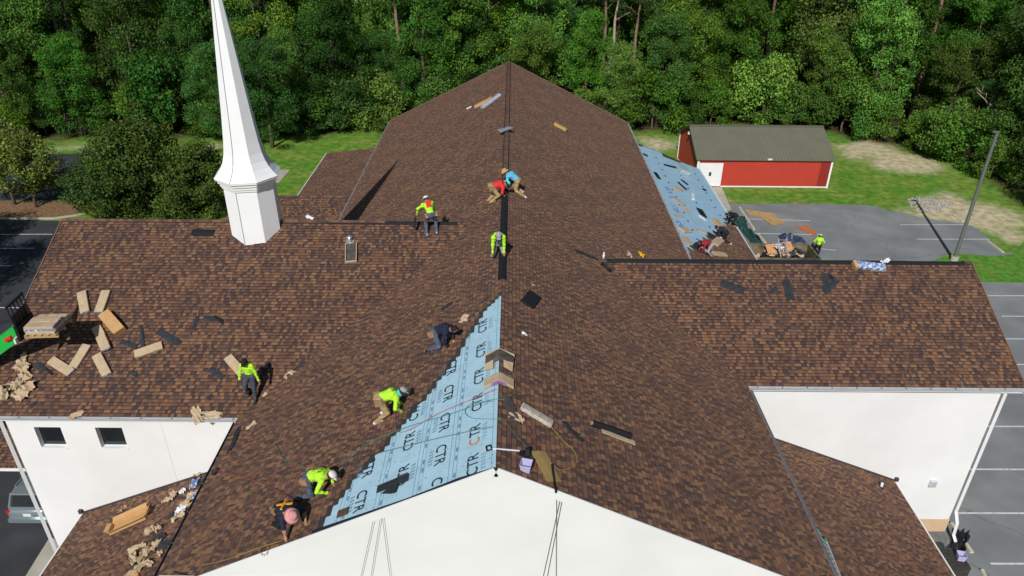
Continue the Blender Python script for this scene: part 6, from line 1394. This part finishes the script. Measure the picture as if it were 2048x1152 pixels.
# ------------------------------------------------------------------ canopy and car by the left wing
cz = 3.0; e0 = Vector((-21.020, 23.438, 3.000))
cn = deck('canopy_roof', [(-34, e0.y, cz), (-18.5, e0.y, cz), (-18.5, e0.y+6, cz+2.4), (-34, e0.y+6, cz+2.4)], (0, -.4, 1))
F_ = shingle_field(cn, (0, e0.y, cz), (1, 0, 0), (0, 1, .4), Vector((0, -.4, 1)), 6.4, const(-34, -18.5), 1.9); emit_field(F_, set())
trim(cn, (-34, e0.y-.02, cz-.02), (-18.5, e0.y-.02, cz-.02), .04, .14, M_trim)
for x in (-33, -28): MB().box(x-.15, x+.15, e0.y+.6, e0.y+.9, .02, cz+.1).build('canopy_post', M_white, church)
def suv(cx, ry, label):
    c = thing('parked_car', label, 'car', (cx, ry, .01)); paint = mat('silver_paint', (.31, .37, .40), .28, metal=.55, var=.03, scale=1); gl = mat('car_glass', (.012, .014, .017), .08, var=.1, spec=.6)
    def ring(y, w, z0, z1, wt, rb=.08): return [(cx-w+rb, y, z0), (cx+w-rb, y, z0), (cx+w, y, z0+rb), (cx+w, y, (z0+z1)/2), (cx+wt, y, z1-.06), (cx+wt-.1, y, z1), (cx-wt+.1, y, z1), (cx-wt, y, z1-.06), (cx-w, y, (z0+z1)/2), (cx-w, y, z0+rb)]
    b = MB().rings([ring(ry, .82, .42, .95, .76), ring(ry+.08, .92, .32, 1.02, .84), ring(ry+.5, .95, .3, 1.04, .87), ring(ry+2.4, .95, .3, 1.02, .88), ring(ry+3.4, .94, .3, 1.0, .84), ring(ry+4.3, .9, .34, .9, .76), ring(ry+4.55, .78, .42, .78, .66)]).build('body', paint, c, smooth=True)
    ca = MB().rings([[(cx-.82, ry+.22, 1.0), (cx+.82, ry+.22, 1.0), (cx+.70, ry+.52, 1.60), (cx-.70, ry+.52, 1.60)], [(cx-.86, ry+.7, 1.0), (cx+.86, ry+.7, 1.0), (cx+.70, ry+.8, 1.70), (cx-.70, ry+.8, 1.70)],
                   [(cx-.86, ry+2.4, 1.0), (cx+.86, ry+2.4, 1.0), (cx+.70, ry+2.2, 1.70), (cx-.70, ry+2.2, 1.70)], [(cx-.84, ry+3.25, .99), (cx+.84, ry+3.25, .99), (cx+.68, ry+2.5, 1.62), (cx-.68, ry+2.5, 1.62)]]).build('cabin', gl, c)
    MB().rings([[(cx-.72, ry+.36, 1.60), (cx+.72, ry+.36, 1.60), (cx+.66, ry+.38, 1.68), (cx-.66, ry+.38, 1.68)], [(cx-.74, ry+.8, 1.66), (cx+.74, ry+.8, 1.66), (cx+.66, ry+.8, 1.75), (cx-.66, ry+.8, 1.75)], [(cx-.74, ry+2.1, 1.66), (cx+.74, ry+2.1, 1.66), (cx+.66, ry+2.1, 1.75), (cx-.66, ry+2.1, 1.75)], [(cx-.70, ry+2.55, 1.58), (cx+.70, ry+2.55, 1.58), (cx+.62, ry+2.5, 1.66), (cx-.62, ry+2.5, 1.66)]]).build('roof', paint, c, smooth=False)
    for s_ in (-1, 1):
        MB().beam((cx+s_*.82, ry+.2, .98), (cx+s_*.70, ry+.48, 1.62), .10, .10).build('pillar', paint, c); MB().beam((cx+s_*.87, ry+1.6, 1.0), (cx+s_*.72, ry+1.55, 1.66), .09, .05).build('pillar', paint, c); MB().beam((cx+s_*.62, ry+.7, 1.80), (cx+s_*.62, ry+2.2, 1.80), .04, .04).build('roof_rail', M_alu, c)
        MB().obox((cx+s_*.80, ry+.05, .88), (.11, 0, 0), (0, .03, 0), (0, 0, .11)).build('tail_light', mat('tail_red', (.45, .02, .02), .2), c)
        for yy in (.85, 3.6):
            w = MB().tube([(cx+s_*.74, ry+yy, .34), (cx+s_*.97, ry+yy, .34)], .34, 18).build('wheel', mat('tyre', (.015, .015, .015), .8), c); MB().tube([(cx+s_*.971, ry+yy, .34), (cx+s_*.98, ry+yy, .34)], .2, 12).build('rim', M_alu, w)
    MB().obox((cx, ry-.03, .5), (.86, 0, 0), (0, .07, 0), (0, 0, .10)).build('bumper', paint, c); MB().obox((cx, ry-.005, .78), (.17, 0, 0), (0, .012, 0), (0, 0, .07)).build('licence_plate', M_plastic_w, c); MB().beam((cx, ry+.3, 1.2), (cx+.3, ry+.28, 1.14), .02, .02).build('wiper', M_black, c)
suv(-20.75, 22.95, 'silver SUV parked by the left wing, seen from behind')

# ------------------------------------------------------------------ telehandler reaching over the left wing
zl = 11.0
fd = Vector((math.cos(R(4)), math.sin(R(4)), 0)); sd_ = Vector((fd.y, -fd.x, 0))
cl = Vector((-16.419, 22.341, 11.000))
base_ = cl-fd*14.5; base_.z = 0
th_ = thing('telehandler', 'green telehandler boom with black fork carriage reaching in from the left', 'telehandler', base_)
M_tg = mat('telehandler_green', (.02, .42, .06), .4, var=.06, spec=.4)
car = cl-fd*.78
for s_ in (-1, 1): MB().beam(car+sd_*s_*.28+UPZ*-.24, car+fd*1.3+sd_*s_*.28+UPZ*-.24, .11, .05).build('fork', M_black, th_)
cg = MB(); cg.obox(car+UPZ*-.05, fd*.05, sd_*.55, UPZ*.28); cgo = cg.build('carriage', M_black, th_)
for i in range(6): MB().beam(car+sd_*(-.52+.208*i)+UPZ*.2, car+sd_*(-.52+.208*i)+UPZ*1.05-fd*.05, .035, .035).build('backrest_bar', M_black, cgo)
MB().beam(car+sd_*-.56+UPZ*1.05-fd*.05, car+sd_*.56+UPZ*1.05-fd*.05, .06, .08).build('backrest_top', M_black, cgo); MB().obox(car+UPZ*-.22-fd*.06+sd_*.5, fd*.03, sd_*.22, UPZ*.10).build('tilt_plate', M_plastic_w, cgo)
MB().obox(car+UPZ*.35-fd*.03, fd*.02, sd_*.45, UPZ*.32).build('backrest_plate', M_black, cgo)
hd_ = car-fd*.34+UPZ*-.2
MB().obox(hd_+fd*.16, fd*.12, sd_*.2, UPZ*.2).build('head_block', M_black, th_)
low = base_+UPZ*2.2+fd*1.0
bm1 = MB().beam(hd_+fd*.16+UPZ*.05, hd_.lerp(low, .5), .42, .5).build('inner_boom', M_tg, th_); MB().beam(hd_.lerp(low, .42), low, .44, .54).build('outer_boom', M_tg, th_)
MB().tube([hd_+fd*.3-sd_*.3+UPZ*.1, hd_+fd*.3+sd_*.3+UPZ*.1], .09, 12).build('pivot_pin', M_tg, th_); MB().tube([hd_-fd*.35+sd_*.24-UPZ*.25, hd_-fd*.1+sd_*.24-UPZ*.12], .08, 10).build('hose_guide', mat('red_part', (.6, .03, .02), .4), th_)
for i in range(4): 
    s_ = -.12+.08*i; MB().tube([hd_+fd*.3+sd_*s_+UPZ*.22, hd_-fd*.1+sd_*s_+UPZ*.42, hd_-fd*.7+sd_*s_+UPZ*.3], .018, 6).build('hydraulic_hose', M_black, th_)
MB().obox(base_+UPZ*1.1-fd*.6, fd*2.2, sd_*.7, UPZ*.45).build('chassis', M_tg, th_); MB().obox(base_+UPZ*1.9-fd*.6+sd_*.75, fd*.7, sd_*.42, UPZ*.75).build('cab', M_glass, th_)
for a_ in (-1, 1):
    for s_ in (-1, 1): MB().tube([base_+fd*(1.5*a_-.6)+sd_*s_*.75+UPZ*.65, base_+fd*(1.5*a_-.6)+sd_*s_*1.2+UPZ*.65], .65, 20).build('wheel', mat('tyre', (.015, .015, .015), .8), th_)
pl = thing('pallet', 'wooden pallet on the telehandler forks', 'pallet', cl+UPZ*-.22)
for i in range(5): MB().obox(cl+fd*(-.5+.25*i)+UPZ*-.07, fd*.05, sd_*.6, UPZ*.011).build('deck_board', M_wood, pl)
for i in (-1, 0, 1): MB().obox(cl+sd_*.5*i+UPZ*-.15, fd*.58, sd_*.04, UPZ*.055).build('stringer', M_wood, pl)
for lev in range(3):
    for i in range(3):
        if lev == 2 and i == 0: continue
        c_ = cl+sd_*(-.38+.375*i)+UPZ*(.0+.105*lev-.055)
        A_, B_2 = c_-fd*.5, c_+fd*.5
        if lev == 1: c_ = cl+fd*(-.36+.36*i)+UPZ*(.0+.105*lev-.055); A_, B_2 = c_-sd_*.52, c_+sd_*.52
        o_ = bundle(A_, B_2, UPZ, ('wrapped bundle in the bottom layer on the lifted pallet', 'wrapped bundle in the middle layer on the lifted pallet', 'wrapped bundle in the top layer on the lifted pallet')[lev], .36, .10, .0, 500+lev*5+i)
        o_['group'] = 'bundles on the lifted pallet'
